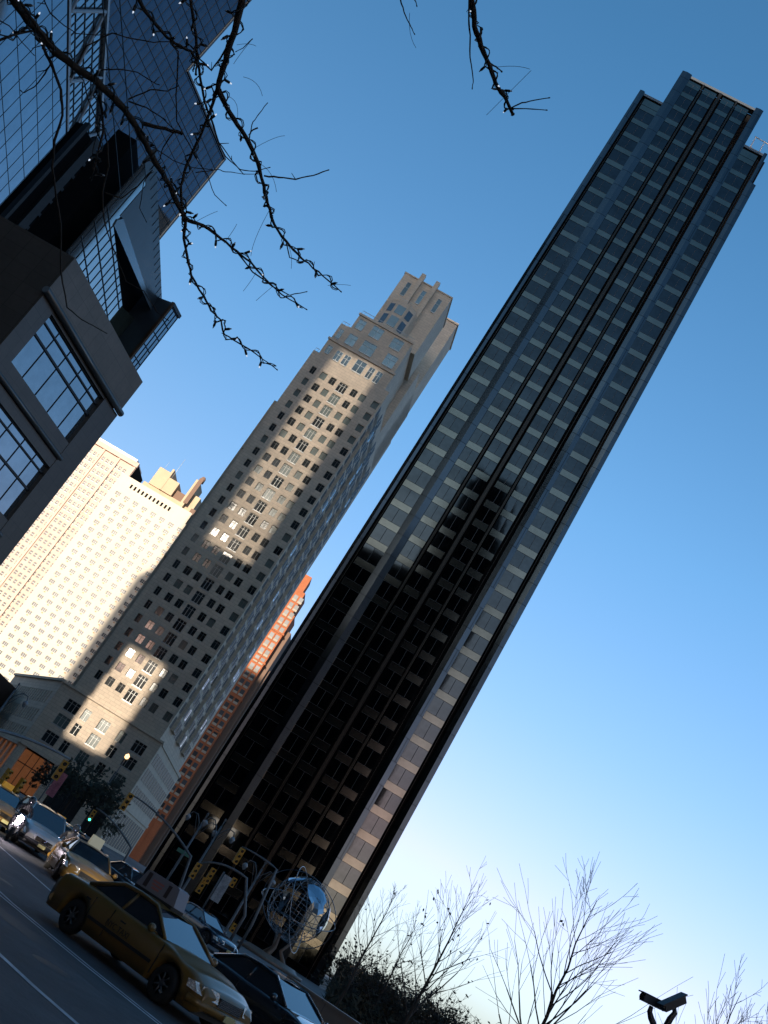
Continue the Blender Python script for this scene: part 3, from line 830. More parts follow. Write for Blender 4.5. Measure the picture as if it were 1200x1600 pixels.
# ================================================================== GLOBE MONUMENT
gr, gd = 3.05, 112
gp = polar(7.0, gd)
gl = thing('globe_sculpture', 'open steel globe sculpture with orbit rings in front of the black tower', 'sculpture', (gp.x, gp.y, 0.13), R(-20))
steel = mat('stainless_steel', (.24, .26, .29), .22, metal=1.0)
polished = mat('polished_steel', (.42, .47, .54), .10, metal=1.0, bump=.05, bscale=.8)
gc = Vector((0, 0, 2.45 + gr))
b = MB(); rot = Matrix.Rotation(R(-25), 3, 'X')
for k in range(18):
    a = 2 * pi * k / 18; pts = []
    for j in range(21):
        t = -pi / 2 + pi * j / 20; pts.append(gc + rot @ Vector((cos(t) * cos(a), cos(t) * sin(a), sin(t))) * gr)
    b.tube(pts, .03, 4, cap=False)
for j in range(1, 12):
    t = -pi / 2 + pi * j / 12
    pts = [gc + rot @ Vector((cos(t) * cos(2 * pi * k / 36), cos(t) * sin(2 * pi * k / 36), sin(t))) * gr for k in range(37)]
    b.tube(pts, .03, 4, cap=False)
b.build('globe_cage', steel, gl)
def continent(la0, lo0, shape):
    b = MB(); N = len(shape); top = []; bot = []
    cdir = None
    for la, lo in shape:
        t, a = R(la0 + la), R(lo0 + lo)
        v = rot @ Vector((cos(t) * cos(a), cos(t) * sin(a), sin(t))); top.append(v)
    ctr = sum(top, Vector()) / N; ctr.normalize()
    rings = [[ctr] * N]
    for f in (.35, .7, 1): rings.append([(ctr.lerp(v, f)).normalized() for v in top])
    for rr_, o in ((gr + .07, 0), (gr + .0, 1)):
        for q in range(3):
            for k in range(N):
                j = (k + 1) % N; P = [rings[q][k], rings[q][j], rings[q + 1][j], rings[q + 1][k]]
                if q == 0: P = P[1:]
                b.quad([gc + v * rr_ for v in P], 0, True)
    b.build('continent', polished, gl)
continent(10, -62, [(22, -18), (28, -4), (26, 14), (14, 26), (2, 22), (-8, 30), (-20, 22), (-24, 8), (-14, 0), (-8, -12), (4, -22), (14, -26)])
continent(24, -120, [(14, -16), (20, 0), (14, 18), (2, 16), (-6, 6), (-14, 4), (-10, -8), (0, -18)])
continent(-22, -112, [(12, -10), (14, 4), (4, 12), (-12, 6), (-24, 0), (-14, -8)])
continent(5, 20, [(30, -24), (34, 0), (24, 26), (6, 30), (-16, 14), (-30, 4), (-16, -16), (4, -28)])
for tilt, ax, rr_ in ((18, 'X', 1.30), (66, 'Y', 1.31), (-50, 'X', 1.33)):
    b = MB(); m3 = Matrix.Rotation(R(tilt), 3, ax)
    b.tube([gc + m3 @ Vector((cos(2 * pi * k / 60) * gr * rr_, sin(2 * pi * k / 60) * gr * rr_, 0)) for k in range(61)], .045, 6, cap=False)
    b.build('orbit_ring', steel, gl)
b = MB()
for k in range(3):
    a = 2 * pi * k / 3 + .4
    b.tube([(cos(a) * 1.5, sin(a) * 1.5, .3), (cos(a) * .5, sin(a) * .5, 1.4), gc + Vector((cos(a) * 1.1, sin(a) * 1.1, -2.8))], [.28, .2, .14], 6)
b.build('tripod_base', granite_top, gl)
b = MB(); b.lathe([(0, .6), (2.6, .6), (3.0, .3), (3.6, .3), (3.6, 0), (0, 0)][::-1], (0, 0, 0), n=30); b.build('plinth', granite_top, gl)

# ================================================================== VEHICLES
tyre_m = mat('tyre_rubber', (.012, .012, .012), .8)
rim_m = mat('alloy_rim', (.16, .165, .17), .4, metal=.9)
car_glass = mat('car_glass', (.02, .026, .034), .03, spec=1.0, coat=.6)
chrome = mat('chrome', (.6, .6, .62), .1, metal=1.0)
lamp_glass = mat('lamp_glass', (.85, .80, .74), .12, metal=.7, noise=.35, nscale=22, bump=.6, bscale=40)
red_lens = mat('red_lens', (.25, .02, .015), .2)
black_trim = mat('black_trim', (.015, .015, .016), .5)
plate_m = mat('licence_plate', (.45, .42, .2), .5)
taxi_y = mat('taxi_yellow', (.17, .10, .022), .32, coat=.3, noise=.04, nscale=2)
black_paint = mat('black_car_paint', (.018, .022, .03), .18, coat=1.0)
silver_paint = mat('silver_car_paint', (.42, .42, .41), .3, metal=.5, coat=.6)
navy_paint = mat('navy_car_paint', (.02, .035, .06), .2, coat=.9)


def lerp(a, b_, t): return a + (b_ - a) * t


def curve(tab, x):
    if x <= tab[0][0]: return tab[0][1]
    for (xa, ya), (xb, yb) in zip(tab, tab[1:]):
        if x <= xb:
            t = (x - xa) / (xb - xa); t = t * t * (3 - 2 * t); return lerp(ya, yb, t)
    return tab[-1][1]


def make_car(label, cat, name, paint, loc, heading, kind='sedan', taxi=None, group=None, lights=0.0, signcol=None):
    """local +x is forward; heading in degrees clockwise from +y"""
    root = thing(name, label, cat, (loc[0], loc[1], -0.016), pi / 2 - R(heading), group)
    L = 5.3 if kind == 'sedan' else 4.9; W = .98
    H = 1.47 if kind == 'sedan' else 1.72
    xf, xr = L / 2, -L / 2
    axf, axr = xf - .98, xr + 1.15 + (.0 if kind == 'sedan' else -.15); wr = .345
    if kind == 'sedan':
        belt = [(xr, .80), (xr + .2, .93), (xr + .9, .99), (0, .98), (axf - .2, .94), (xf - .6, .84), (xf - .1, .70), (xf, .60)]
        deck = [(xr, .86), (xr + .25, 1.02), (xr + 1.1, 1.06), (0, 1.0), (axf - .5, .99), (xf - .55, .87), (xf - .12, .74), (xf, .62)]
        gh = dict(fb=axf - .62, rb=xr + 1.0, ft=axf - 1.45, rt=xr + 1.72, wb=.82, wt=.62)
    else:
        belt = [(xr, .95), (xr + .15, 1.02), (0, 1.03), (axf - .2, .99), (xf - .5, .88), (xf - .08, .74), (xf, .62)]
        deck = [(xr, 1.0), (xr + .2, 1.07), (0, 1.06), (axf - .3, 1.05), (xf - .5, .93), (xf - .08, .78), (xf, .64)]
        gh = dict(fb=axf - .35, rb=xr + .08, ft=axf - 1.2, rt=xr + .42, wb=.86, wt=.70)
    wid = [(xr, .80), (xr + .25, .93), (xr + 1.0, .98), (0, .985), (xf - 1.0, .97), (xf - .3, .90), (xf, .76)]
    b = MB(); NX = 84; ring = []
    for i in range(NX + 1):
        x = lerp(xr, xf, i / NX); wv = curve(wid, x); zb_ = curve(belt, x); zd_ = curve(deck, x)
        zs_ = .24
        for ax_ in (axf, axr):
            d = abs(x - ax_); ar = .43
            if d < ar: zs_ = max(zs_, .33 + math.sqrt(ar * ar - d * d))
        e = min(1, min(x - xr, xf - x) / .12); low = lerp(.34, .24, e); zs_ = max(zs_, low)
        zm = lerp(zs_, zb_, .55)
        row = [(x, wv * .80, zs_ + .02), (x, wv * .965, zs_), (x, wv * 1.0, zm), (x, wv * .985, lerp(zm, zb_, .6)), (x, wv * .95, zb_), (x, wv * .86, lerp(zb_, zd_, .75)), (x, wv * .5, zd_ + .015), (x, 0, zd_ + .03)]
        full = row + [(p[0], -p[1], p[2]) for p in reversed(row[:-1])]
        ring.append([len(b.v) + k for k in range(len(full))]); b.v += full
    for i in range(NX):
        for k in range(len(ring[0]) - 1):
            b.f.append((ring[i][k], ring[i + 1][k], ring[i + 1][k + 1], ring[i][k + 1])); b.m.append(0); b.sm.append(True)
    b.f.append(tuple(ring[0])); b.m.append(0); b.sm.append(False); b.f.append(tuple(reversed(ring[-1]))); b.m.append(0); b.sm.append(False)
    # roof slab and pillars in body colour
    zr = H - .06
    P = {}
    for s in (-1, 1):
        P['fb', s] = (gh['fb'], s * gh['wb'], 1.0 if kind == 'sedan' else 1.06); P['rb', s] = (gh['rb'], s * gh['wb'], 1.04 if kind == 'sedan' else 1.08)
        P['ft', s] = (gh['ft'], s * gh['wt'], zr); P['rt', s] = (gh['rt'], s * gh['wt'], zr)
    body = b.build('body', paint, root, recalc=True)
    rb = MB()
    n = 8; grid = []
    for i in range(n + 1):
        x = lerp(gh['rt'], gh['ft'], i / n); bow = .05 * sin(pi * i / n)
        grid.append([(x, lerp(-gh['wt'] - .02, gh['wt'] + .02, j / 6), zr - .015 + bow + .05 * sin(pi * j / 6)) for j in range(7)])
    for i in range(n):
        for j in range(6): rb.quad([grid[i][j], grid[i + 1][j], grid[i + 1][j + 1], grid[i][j + 1]], 0, True)
    for s in (-1, 1):
        rb.tube([P['fb', s], ((P['fb', s][0] + P['ft', s][0]) / 2, s * lerp(gh['wb'], gh['wt'], .45), lerp(1.0, zr, .54)), P['ft', s], ((P['ft', s][0] + P['rt', s][0]) / 2, s * (gh['wt'] + .015), zr + .03), P['rt', s], P['rb', s]], [.035, .035, .045, .045, .05, .06], 6)
        xb = (gh['ft'] + gh['rt']) / 2 - .05
        rb.tube([(xb, s * (gh['wb'] + .005), 1.0), (xb, s * (gh['wt'] + .005), zr)], .04, 4)
    rb.build('roof', paint, root, recalc=True)
    lift = .03
    g = MB(); g.quad([P['fb', 1], P['ft', 1], P['ft', -1], P['fb', -1]]); g.build('windshield', car_glass, root)
    g = MB(); g.quad([P['rb', -1], P['rt', -1], P['rt', 1], P['rb', 1]]); g.build('rear_window', car_glass, root)
    xb = (gh['ft'] + gh['rt']) / 2 - .05
    for s in (-1, 1):
        m1 = (xb, s * gh['wb'], 1.0); m2 = (xb, s * gh['wt'], zr)
        g = MB(); g.quad([P['fb', s], m1, m2, P['ft', s]]); g.build('side_window', car_glass, root)
        g = MB(); g.quad([m1, P['rb', s], P['rt', s], m2]); g.build('side_window', car_glass, root)
    under = MB(); under.box(xr + .15, xf - .15, -.78, .78, .22, .62); under.box(axf - .5, axf + .5, -.7, .7, .3, .75); under.build('underbody', black_trim, root)
    for ax_ in (axf, axr):
        for s in (-1, 1):
            wb_ = MB(); wb_.lathe([(.20, -.1), (.30, -.11), (wr, -.08), (wr, .08), (.30, .11), (.20, .1)], (0, 0, 0), axis='y', n=24)
            wo_ = wb_.build('wheel', tyre_m, root, (ax_, s * .84, wr))
            rm = MB(); yy = s * .085
            rm.lathe([(0, yy + s * .01), (.07, yy + s * .01), (.08, yy - s * .01), (.08, yy - s * .06)], (0, 0, 0), axis='y', n=14)
            for k in range(7):
                a = 2 * pi * k / 7; dx, dz = cos(a), sin(a)
                rm.tube([(dx * .06, yy, dz * .06), (dx * .21, yy, dz * .21)], .02, 4)
            rm.lathe([(.22, yy - s * .05), (.225, yy + s * .01), (.20, yy + s * .005)], (0, 0, 0), axis='y', n=20)
            rm.build('rim', rim_m, wo_)
    for s in (-1, 1):
        h = MB(); hx = xf - .17
        h.quad([(hx + .22, s * .40, .56), (hx + .06, s * .90, .56), (hx - .10, s * .93, .72), (hx + .14, s * .42, .74)]); h.quad([(hx + .06, s * .90, .56), (hx - .2, s * .965, .57), (hx - .26, s * .965, .70), (hx - .10, s * .93, .72)]); h.box(hx - .1, hx + .05, min(s * .4, s * .8), max(s * .4, s * .8), .57, .72)
        ho = h.build('headlight', mat('lit_headlight', (.6, .6, .6), .2, emit=(1, .9, .75), estr=6.) if lights else lamp_glass, root, recalc=True)
        h = MB(); h.quad([(xr - .01, s * .45, .66), (xr + .0, s * .74, .66), (xr + .03, s * .76, .86), (xr + .01, s * .45, .88)]); h.box(xr - .015, xr + .05, min(s * .45, s * .72), max(s * .45, s * .72), .68, .86)
        h.build('taillight', red_lens, root)
        mm = MB(); mm.lathe([(0, -.05), (.07, -.05), (.09, 0), (.07, .06), (0, .07)], (gh['fb'] - .25, s * 1.05, 1.04), axis='x', n=10); mm.tube([(gh['fb'] - .22, s * .86, 1.0), (gh['fb'] - .24, s * 1.0, 1.02)], .02, 4); mm.build('mirror', paint, root)
    g = MB(); g.box(xf - .06, xf + .02, -.36, .36, .52, .68)
    for k in range(5): g.box(xf + .02, xf + .032, -.35, .35, .535 + k * .03, .545 + k * .03, 1)
    g.build('grille', [black_trim, chrome], root)
    g = MB()
    for sgn, xx in ((1, xf), (-1, xr)):
        pts = [(xx - sgn * .30, -.90, .42), (xx - sgn * .06, -.72, .42), (xx + sgn * .05, 0, .42), (xx - sgn * .06, .72, .42), (xx - sgn * .30, .90, .42)]
        g.tube(pts, .085, 8); g.build('bumper', paint if kind != 'van' else black_trim, root); g = MB()
    g = MB(); g.box(xf + .13, xf + .15, -.16, .16, .36, .48); g.build('licence_plate', plate_m, root)
    g = MB()
    for s in (-1, 1):
        for xx in (xb - .95, xb + .3): g.box(xx, xx + .16, s * .975 - .015, s * .975 + .015, .80, .83)
        for xx in (xb, axr + .42, axf - .40): g.box(xx - .006, xx + .006, s * .972 - .012, s * .972 + .012, .35, .92)
        g.box(axr + .5, axf - .5, s * .985 - .012, s * .985 + .012, .50, .56)
    g.build('door_trim', black_trim, root)
    if taxi:
        if taxi == 'ad':
            s_ = MB(); s_.box(-.75 + xb, .55 + xb, -.2, .2, zr + .05, zr + .12, 1)
            s_.plate([(-.78 + xb, zr + .12), (.58 + xb, zr + .12), (.46 + xb, zr + .47), (.36 + xb, zr + .50), (-.56 + xb, zr + .50), (-.66 + xb, zr + .47)], -.17, .17, 0)
            so_ = s_.build('roof_sign', [mat('sign_face', (.26, .26, .30), .4), black_trim], root)
            s_ = MB()
            for sg in (-1, 1):
                yy = sg * .173
                for x0, x1, z0, z1, mi in ((-.58, -.45, .16, .46, 1), (-.36, .02, .34, .38, 0), (-.34, .0, .27, .31, 0), (-.3, -.05, .20, .24, 0), (.14, .25, .18, .44, 1)):
                    s_.box(xb + x0, xb + x1, min(yy, yy + sg * .004), max(yy, yy + sg * .004), zr + z0, zr + z1, mi)
            s_.build('advert_print', [mat('pink_print', (.5, .18, .16), .5), mat('dark_print', (.06, .04, .04), .5)], so_)
        if taxi != 'ad':
            s_ = MB(); s_.plate([(xb + .68, zr + .05), (xb + .98, zr + .05), (xb + .90, zr + .2), (xb + .76, zr + .2)] if taxi == 'ad' else [(xb - .1, zr + .05), (xb + .35, zr + .05), (xb + .2, zr + .42), (xb + .05, zr + .42)] if taxi == 'cone' else [(xb - .1, zr + .05), (xb + .2, zr + .05), (xb + .16, zr + .3), (xb - .06, zr + .3)], -.2 if taxi == 'ad' else -.24, .2 if taxi == 'ad' else .24)
            s_.build('roof_sign', mat('taxi_sign_pale' if taxi != 'orange' else 'taxi_sign_orange', (.6, .6, .45) if taxi != 'orange' else (.8, .4, .03), .4, emit=(1, .9, .6) if taxi != 'orange' else (1, .5, .05), estr=.08), root)
    return root, dict(xb=xb)


tx, info = make_car('yellow taxi nearest the viewer with a pale advert box on its roof', 'taxi', 'taxi', taxi_y, (1.02, 22.75), 136, taxi='ad', group='yellow taxis in the traffic')
tx.location = (.68, 24.1, -.016)
# door lettering
def lettering(txt, size, m, parent, loc, rot, name='lettering'):
    cu = bpy.data.curves.new(name, 'FONT'); cu.body = txt; cu.size = size; cu.extrude = .002; cu.align_x = 'CENTER'
    to = bpy.data.objects.new(name, cu); COL.objects.link(to)
    bpy.context.view_layer.update()
    me = bpy.data.meshes.new_from_object(to.evaluated_get(bpy.context.evaluated_depsgraph_get()))
    bpy.data.objects.remove(to)
    me.materials.clear(); me.materials.append(m)
    o = bpy.data.objects.new(name, me); COL.objects.link(o); o.parent = parent; o.location = loc; o.rotation_euler = rot
    return o


lettering('NYC TAXI', .17, black_trim, tx, (info['xb'] + .35, -.994, .60), (R(90), 0, 0))
make_car('yellow taxi facing the viewer behind the nearest taxi, cone sign on its roof', 'taxi', 'taxi', taxi_y, (-2.35, 41.0), 168, taxi='cone', group='yellow taxis in the traffic')
make_car('yellow taxi cut by the left picture edge', 'taxi', 'taxi', taxi_y, (-7.3, 49.5), 158, taxi='orange', group='yellow taxis in the traffic')
make_car('silver minivan facing the viewer behind a motorcyclist', 'minivan', 'minivan', silver_paint, (-5.1, 47.5), 162, kind='van')
make_car('black sedan at the bottom edge beside the nearest taxi', 'car', 'parked_car', black_paint, (3.9, 27.0), 139)
dcar = [('dark blue car behind the motorcyclist with the bluish lamp', (-3.3, 52.5), 165, navy_paint), ('dark car right of the second taxi, farther back', (-.6, 52), 150, black_paint),
        ('dark saloon in the shade before the globe plaza', (3.5, 62), 140, navy_paint), ('black car farthest back by the signal masts', (-5.2, 66), 165, black_paint)]
for i_, (lb_, p, h, pm) in enumerate(dcar): make_car(lb_, 'car', 'car', pm, p, h, lights=(i_ in (1, 3)))
# orange-sign cab hidden behind the minivan
make_car('yellow taxi behind the silver minivan, only its roof and orange sign showing', 'taxi', 'taxi', taxi_y, (-5.2, 55.0), 160, taxi='orange', group='yellow taxis in the traffic')


def skin_body(name, joints, edges, radii, mats, parent=None, sub=2):
    me = bpy.data.meshes.new(name); me.from_pydata(joints, edges, [])
    o = bpy.data.objects.new(name, me); COL.objects.link(o)
    md = o.modifiers.new('skin', 'SKIN'); sk = me.skin_vertices[0] if me.skin_vertices else None
    if sk is None:
        bm = bmesh.new(); bm.from_mesh(me); bm.verts.layers.skin.verify(); bm.to_mesh(me); bm.free(); sk = me.skin_vertices[0]
    for i, r_ in enumerate(radii): sk.data[i].radius = (r_, r_)
    sk.data[0].use_root = True
    ss = o.modifiers.new('sub', 'SUBSURF'); ss.levels = sub; ss.render_levels = sub
    me.materials.append(mats)
    if parent: o.parent = parent
    return o


dark_leather = mat('black_leather', (.014, .014, .017), .55)
skin_m = mat('skin', (.35, .2, .14), .6)


def motorcycle(loc, heading, lbl, plbl, tint, strength, bright):
    m = thing('motorcycle', lbl, 'motorcycle', (loc[0], loc[1], -.016), pi / 2 - R(heading), 'motorcycles in the traffic')
    for x in (.72, -.72):
        b = MB(); b.lathe([(.22, -.06), (.29, -.065), (.33, 0), (.29, .065), (.22, .06)], (0, 0, 0), axis='y', n=20)
        wh = b.build('wheel', tyre_m, m, (x, 0, .33))
        b = MB()
        for k in range(6):
            a = pi * k / 3; b.tube([(0, 0, 0), (cos(a) * .23, 0, sin(a) * .23)], .012, 4)
        b.lathe([(0, -.05), (.05, -.05), (.05, .05), (0, .05)], (0, 0, 0), axis='y', n=10); b.build('rim', rim_m, wh)
    b = MB(); b.tube([(.5, 0, .95), (.3, 0, .98), (0, 0, .86), (-.1, 0, .78)], [.06, .17, .16, .08], 10); b.build('fuel_tank', black_paint, m)
    b = MB(); b.tube([(-.05, 0, .80), (-.4, 0, .78), (-.75, 0, .88)], [.13, .15, .08], 8); b.build('seat', dark_leather, m)
    b = MB(); b.tube([(-.2, 0, .35), (.25, 0, .5)], .2, 8); b.tube([(-.72, .1, .33), (-.1, .12, .4)], .035, 6); b.tube([(.2, -.12, .4), (-.3, -.17, .25), (-.9, -.18, .3)], [.03, .04, .05], 6); b.build('engine', chrome, m)
    b = MB()
    for s in (-1, 1): b.tube([(.72, s * .08, .33), (.5, s * .09, .95)], .025, 6)
    b.tube([(.4, -.38, 1.08), (.5, -.1, 1.03), (.5, .1, 1.03), (.4, .38, 1.08)], .018, 6); b.build('fork', chrome, m)
    b = MB(); b.lathe([(0, .10), (.09, .09), (.12, .02), (.08, -.08), (0, -.1)][::-1], (.62, 0, .9), axis='x', n=16)
    b.build('headlight', mat('lamp_' + bright, (.8, .8, .8), .3, emit=tint, estr=strength), m)
    # rider
    pj = [(-.2, 0, .92), (-.12, 0, 1.15), (-.02, 0, 1.38), (.03, 0, 1.47), (.07, 0, 1.53),
          (-.03, .19, 1.36), (.16, .31, 1.18), (.38, .33, 1.08), (.42, .33, 1.07),
          (-.03, -.19, 1.36), (.16, -.31, 1.18), (.38, -.33, 1.08), (.42, -.33, 1.07),
          (-.17, .12, .90), (.22, .22, .84), (.08, .2, .42), (.2, .2, .34),
          (-.17, -.12, .90), (.22, -.22, .84), (.08, -.2, .42), (.2, -.2, .34)]
    ed = [(0, 1), (1, 2), (2, 3), (3, 4), (2, 5), (5, 6), (6, 7), (7, 8), (2, 9), (9, 10), (10, 11), (11, 12), (0, 13), (13, 14), (14, 15), (15, 16), (0, 17), (17, 18), (18, 19), (19, 20)]
    ra = [.17, .16, .17, .07, .07, .08, .06, .045, .04, .08, .06, .045, .04, .11, .085, .06, .05, .11, .085, .06, .05]
    p = thing('person', plbl, 'person', m.location, m.rotation_euler[2])
    skin_body('body', pj, ed, ra, dark_leather, p)
    b = MB(); b.lathe([(0, -.15), (.09, -.14), (.135, -.06), (.145, .03), (.12, .11), (.06, .15), (0, .16)], (.07, 0, 1.66), n=16); b.build('helmet', black_paint, p)
    b = MB()
    for k in range(8):
        a0, a1 = -.9 + k * .225, -.9 + (k + 1) * .225
        b.quad([(.07 + .146 * cos(a0), .146 * sin(a0), 1.60), (.07 + .146 * cos(a1), .146 * sin(a1), 1.60), (.07 + .149 * cos(a1), .149 * sin(a1), 1.70), (.07 + .149 * cos(a0), .149 * sin(a0), 1.70)], 0, True)
    b.build('visor', car_glass, p)


motorcycle((-5.55, 44.6), 172, 'black motorcycle with a blazing pinkish white headlight at the left', 'rider in black on the motorcycle with the white headlight', (1, .85, .95), 60, 'white')
motorcycle((-3.5, 44.0), 170, 'dark motorcycle with a bluish headlight beside the second taxi', 'rider in black on the motorcycle with the bluish headlight', (.45, .55, 1), 25, 'blue')

# ================================================================== STREET FURNITURE
pole_m = mat('painted_pole', (.11, .12, .13), .5, metal=.3)
sig_y = mat('signal_yellow', (.46, .23, .015), .45)
sig_dark = mat('signal_lens', (.03, .03, .03), .2)
green_on = mat('green_lens', (.0, .4, .3), .3, emit=(.05, 1, .7), estr=3)
red_on = mat('red_lens_lit', (.4, .02, .01), .3, emit=(1, .12, .05), estr=4)


def signal_on(root, p, face, n=3, lit=None, sc_=1.0):
    b = MB(); s = .18 * sc_
    for k in range(n): b.box(-s, s, -s * .7, s * .7, -k * s * 2.1 - 2 * s, -k * s * 2.1)
    o = b.build('signal_head', sig_y, root, p); o.rotation_euler = (0, 0, face)
    for k in range(n):
        b = MB(); b.lathe([(0, -.02), (s * .6, -.02), (s * .6, 0)], (0, -s * .7, -k * s * 2.1 - s), axis='y', n=12); b.build('lens', sig_dark, o)
        b = MB()
        for q in range(6):
            a0, a1 = pi * q / 6, pi * (q + 1) / 6; zz = -k * s * 2.1 - s
            b.quad([(s * .66 * cos(a0), -s * .7, zz + s * .66 * sin(a0)), (s * .66 * cos(a1), -s * .7, zz + s * .66 * sin(a1)), (s * .66 * cos(a1), -s * 1.5, zz + s * .6 * sin(a1)), (s * .66 * cos(a0), -s * 1.5, zz + s * .6 * sin(a0))])
        b.build('visor', sig_y, o)
    if lit is not None:
        b = MB(); b.lathe([(0, -.03), (s * .6, -.03), (s * .6, -.021)], (0, -s * .7, -lit * s * 2.1 - s), axis='y', n=12); b.build('lit_lens', green_on if lit == 2 else red_on, o)
    return o


def mast(lbl, base, pts, signals, r0=.11):
    m = thing('signal_mast', lbl, 'traffic light', (base.x, base.y, base.z))
    b = MB(); n = len(pts); b.tube([p - base for p in pts], [lerp(r0, r0 * .45, k / (n - 1)) for k in range(n)], 8); b.build('pole', pole_m, m)
    for px, py, d, n_, lit, sc_ in signals: signal_on(m, at_dist(px, py, d) - base, R(15), n_, lit, sc_)
    return m


def arc(a, c, m_, n=8):
    return [a * (1 - t) ** 2 + m_ * 2 * t * (1 - t) + c * t * t for t in [k / n for k in range(n + 1)]]


def gnd(px, py, d):
    p = at_dist(px, py, d); return Vector((p.x, p.y, 0.12))


# curved mast: head at (193,1247), foot near the taxis
e = at_dist(203, 1240, 80); f0 = at_dist(298, 1338, 80); g0 = Vector((f0.x + .5, f0.y, -.02))
mast('curved signal mast arching over the shaded street with one yellow head', g0, [g0, g0 + Vector((0, 0, 1.6))] + arc(f0, e, at_dist(255, 1268, 80)), [(206, 1240, 80, 3, None, 1.15)])
e = at_dist(150, 1262, 95); f0 = at_dist(205, 1325, 95); g0 = Vector((f0.x + .1, f0.y, -.02))
mast('thinner curved mast with a green light left of the first mast', g0, [g0, g0 + Vector((0, 0, .9))] + arc(f0, e, at_dist(180, 1280, 95)), [(149, 1266, 95, 3, 2, .9)])
e = at_dist(109, 1186, 70); f0 = at_dist(-60, 1130, 62); g0 = Vector((f0.x - 1, f0.y, .14))
mast('mast arm reaching in from the left with a bright yellow head', g0, [g0, f0 - Vector((1, 0, 1.5))] + arc(f0, e, at_dist(30, 1140, 66)), [(104, 1189, 70, 3, None, 1.15)], .13)
e = at_dist(308, 1350, 72); f0 = at_dist(375, 1365, 72); g0 = Vector((f0.x + 1.6, f0.y, .12))
mast('signal mast left of the globe carrying a cluster of yellow heads', g0, [g0, g0 + Vector((0, 0, 2.2))] + arc(at_dist(385, 1372, 72), e, at_dist(345, 1340, 72)), [(312, 1349, 72, 3, None, .9), (335, 1357, 72, 3, None, .9), (322, 1372, 72, 3, None, .9), (368, 1372, 72, 2, None, .8)])
e = at_dist(378, 1323, 85); f0 = at_dist(432, 1358, 85); g0 = Vector((f0.x + .5, f0.y, .12))
mast('signal mast directly left of the globe rings with two heads', g0, [g0, g0 + Vector((0, 0, 2))] + arc(f0, e, at_dist(405, 1335, 85)), [(380, 1326, 85, 3, None, 1.1), (368, 1443, 85, 2, None, .9)])
for lbl, px, py, hd in (('signal head on a short post at the far left edge', 15, 1205, 3), ('signal head on a short post in front of the lit shop front', 36, 1220, 3)):
    p = at_dist(px, py, 75); b0 = Vector((p.x, p.y, .14))
    m = thing('signal_post', lbl, 'traffic light', b0)
    b = MB(); b.tube([(0, 0, 0), (0, 0, p.z - .2)], .06, 6); b.build('pole', pole_m, m)
    signal_on(m, (0, 0, p.z), R(60), 3, None, 1.0)


def street_lamp(lbl, px, py, d, twin=True):
    p = at_dist(px, py, d); base = Vector((p.x, p.y, .12)); h = p.z
    m = thing('street_lamp', lbl, 'street lamp', base, random.uniform(-.3, .3), 'tall twin-arm street lamps by the crossing')
    b = MB(); b.lathe([(0, 0), (.25, 0), (.2, .5), (.11, .9), (.07, h), (0, h)], (0, 0, 0), n=12); b.tube([(0, 0, h - .1), (0, 0, h + .5)], .05, 6); b.lathe([(0, 0), (.12, .1), (0, .3)], (0, 0, h + .4), n=8); b.build('pole', pole_m, m)
    for s in ((-1, 1) if twin else (1,)):
        b = MB(); b.tube([(0, 0, h - 1.2), (s * .25, 0, h - .4), (s * .7, 0, h + .15), (s * 1.15, 0, h + .1), (s * 1.3, 0, h - .25)], .045, 6)
        b.tube([(0, 0, h - 1.6), (s * .5, 0, h - .5), (s * .8, 0, h + .1)], .025, 5); a = b.build('arm', pole_m, m)
        b = MB(); b.lathe([(0, .1), (.12, .05), (.22, -.12), (.2, -.2), (.12, -.42), (0, -.5)][::-1], (s * 1.3, 0, h - .3), n=12); b.build('lantern', mat('lantern_glass', (.2, .22, .24), .2, spec=.8), a)
    return m


street_lamp('twin-arm street lamp, leftmost of the three by the crossing', 318, 1283, 95)
street_lamp('twin-arm street lamp, middle one of the three by the crossing', 345, 1293, 92)
street_lamp('street lamp closest to the globe, left of its rings', 408, 1360, 90)
street_lamp('lit-shade street lamp standing by the low shop block at the left edge', 22, 1080, 92, False)
# tall banner pole beside the shops
for lbl, px, py, d, colr in (('vertical pink and grey banner hanging on a pole before the shops', 80, 1222, 85, (.35, .12, .16)), ('upright pale sign panels on a post left of the globe', 337, 1385, 80, (.3, .33, .36))):
    p = at_dist(px, py, d); m = thing('banner_post', lbl, 'banner', (p.x, p.y, .12))
    b = MB(); b.tube([(0, 0, 0), (0, 0, p.z + 1)], .06, 6); b.build('pole', pole_m, m)
    b = MB(); b.box(.1, .75, -.03, .03, p.z - 1.0, p.z + .9); b.build('banner_cloth', mat('banner_%d' % px, colr, .7, noise=.4, nscale=1.5), m)
# street name plates
p = at_dist(285, 1338, 84); m = thing('street_sign', 'green street name plates on the pole among the signal masts', 'street sign', (p.x, p.y, .12))
b = MB(); b.tube([(0, 0, 0), (0, 0, p.z + .4)], .05, 6); b.build('pole', pole_m, m)
b = MB(); b.box(-.6, .6, -.02, .02, p.z, p.z + .28); b.box(-.02, .02, -.6, .6, p.z - .4, p.z - .12); b.build('name_plate', mat('sign_green', (.03, .16, .12), .5), m)
# ornate wall lantern
p = at_dist(198, 1183, 200); m = thing('lantern', 'small glowing lantern on the dark corner below the limestone tower', 'street lamp', (p.x, p.y, 0.1))
b = MB(); b.tube([(0, 0, 0), (0, 0, p.z - .4)], .1, 6); b.build('pole', pole_m, m)
b = MB(); b.lathe([(0, -.5), (.35, -.3), (.4, .2), (0, .6)], (0, 0, p.z), n=10); b.build('lamp_globe', mat('warm_lamp', (.8, .6, .4), .4, emit=(1, .6, .25), estr=1.5), m)

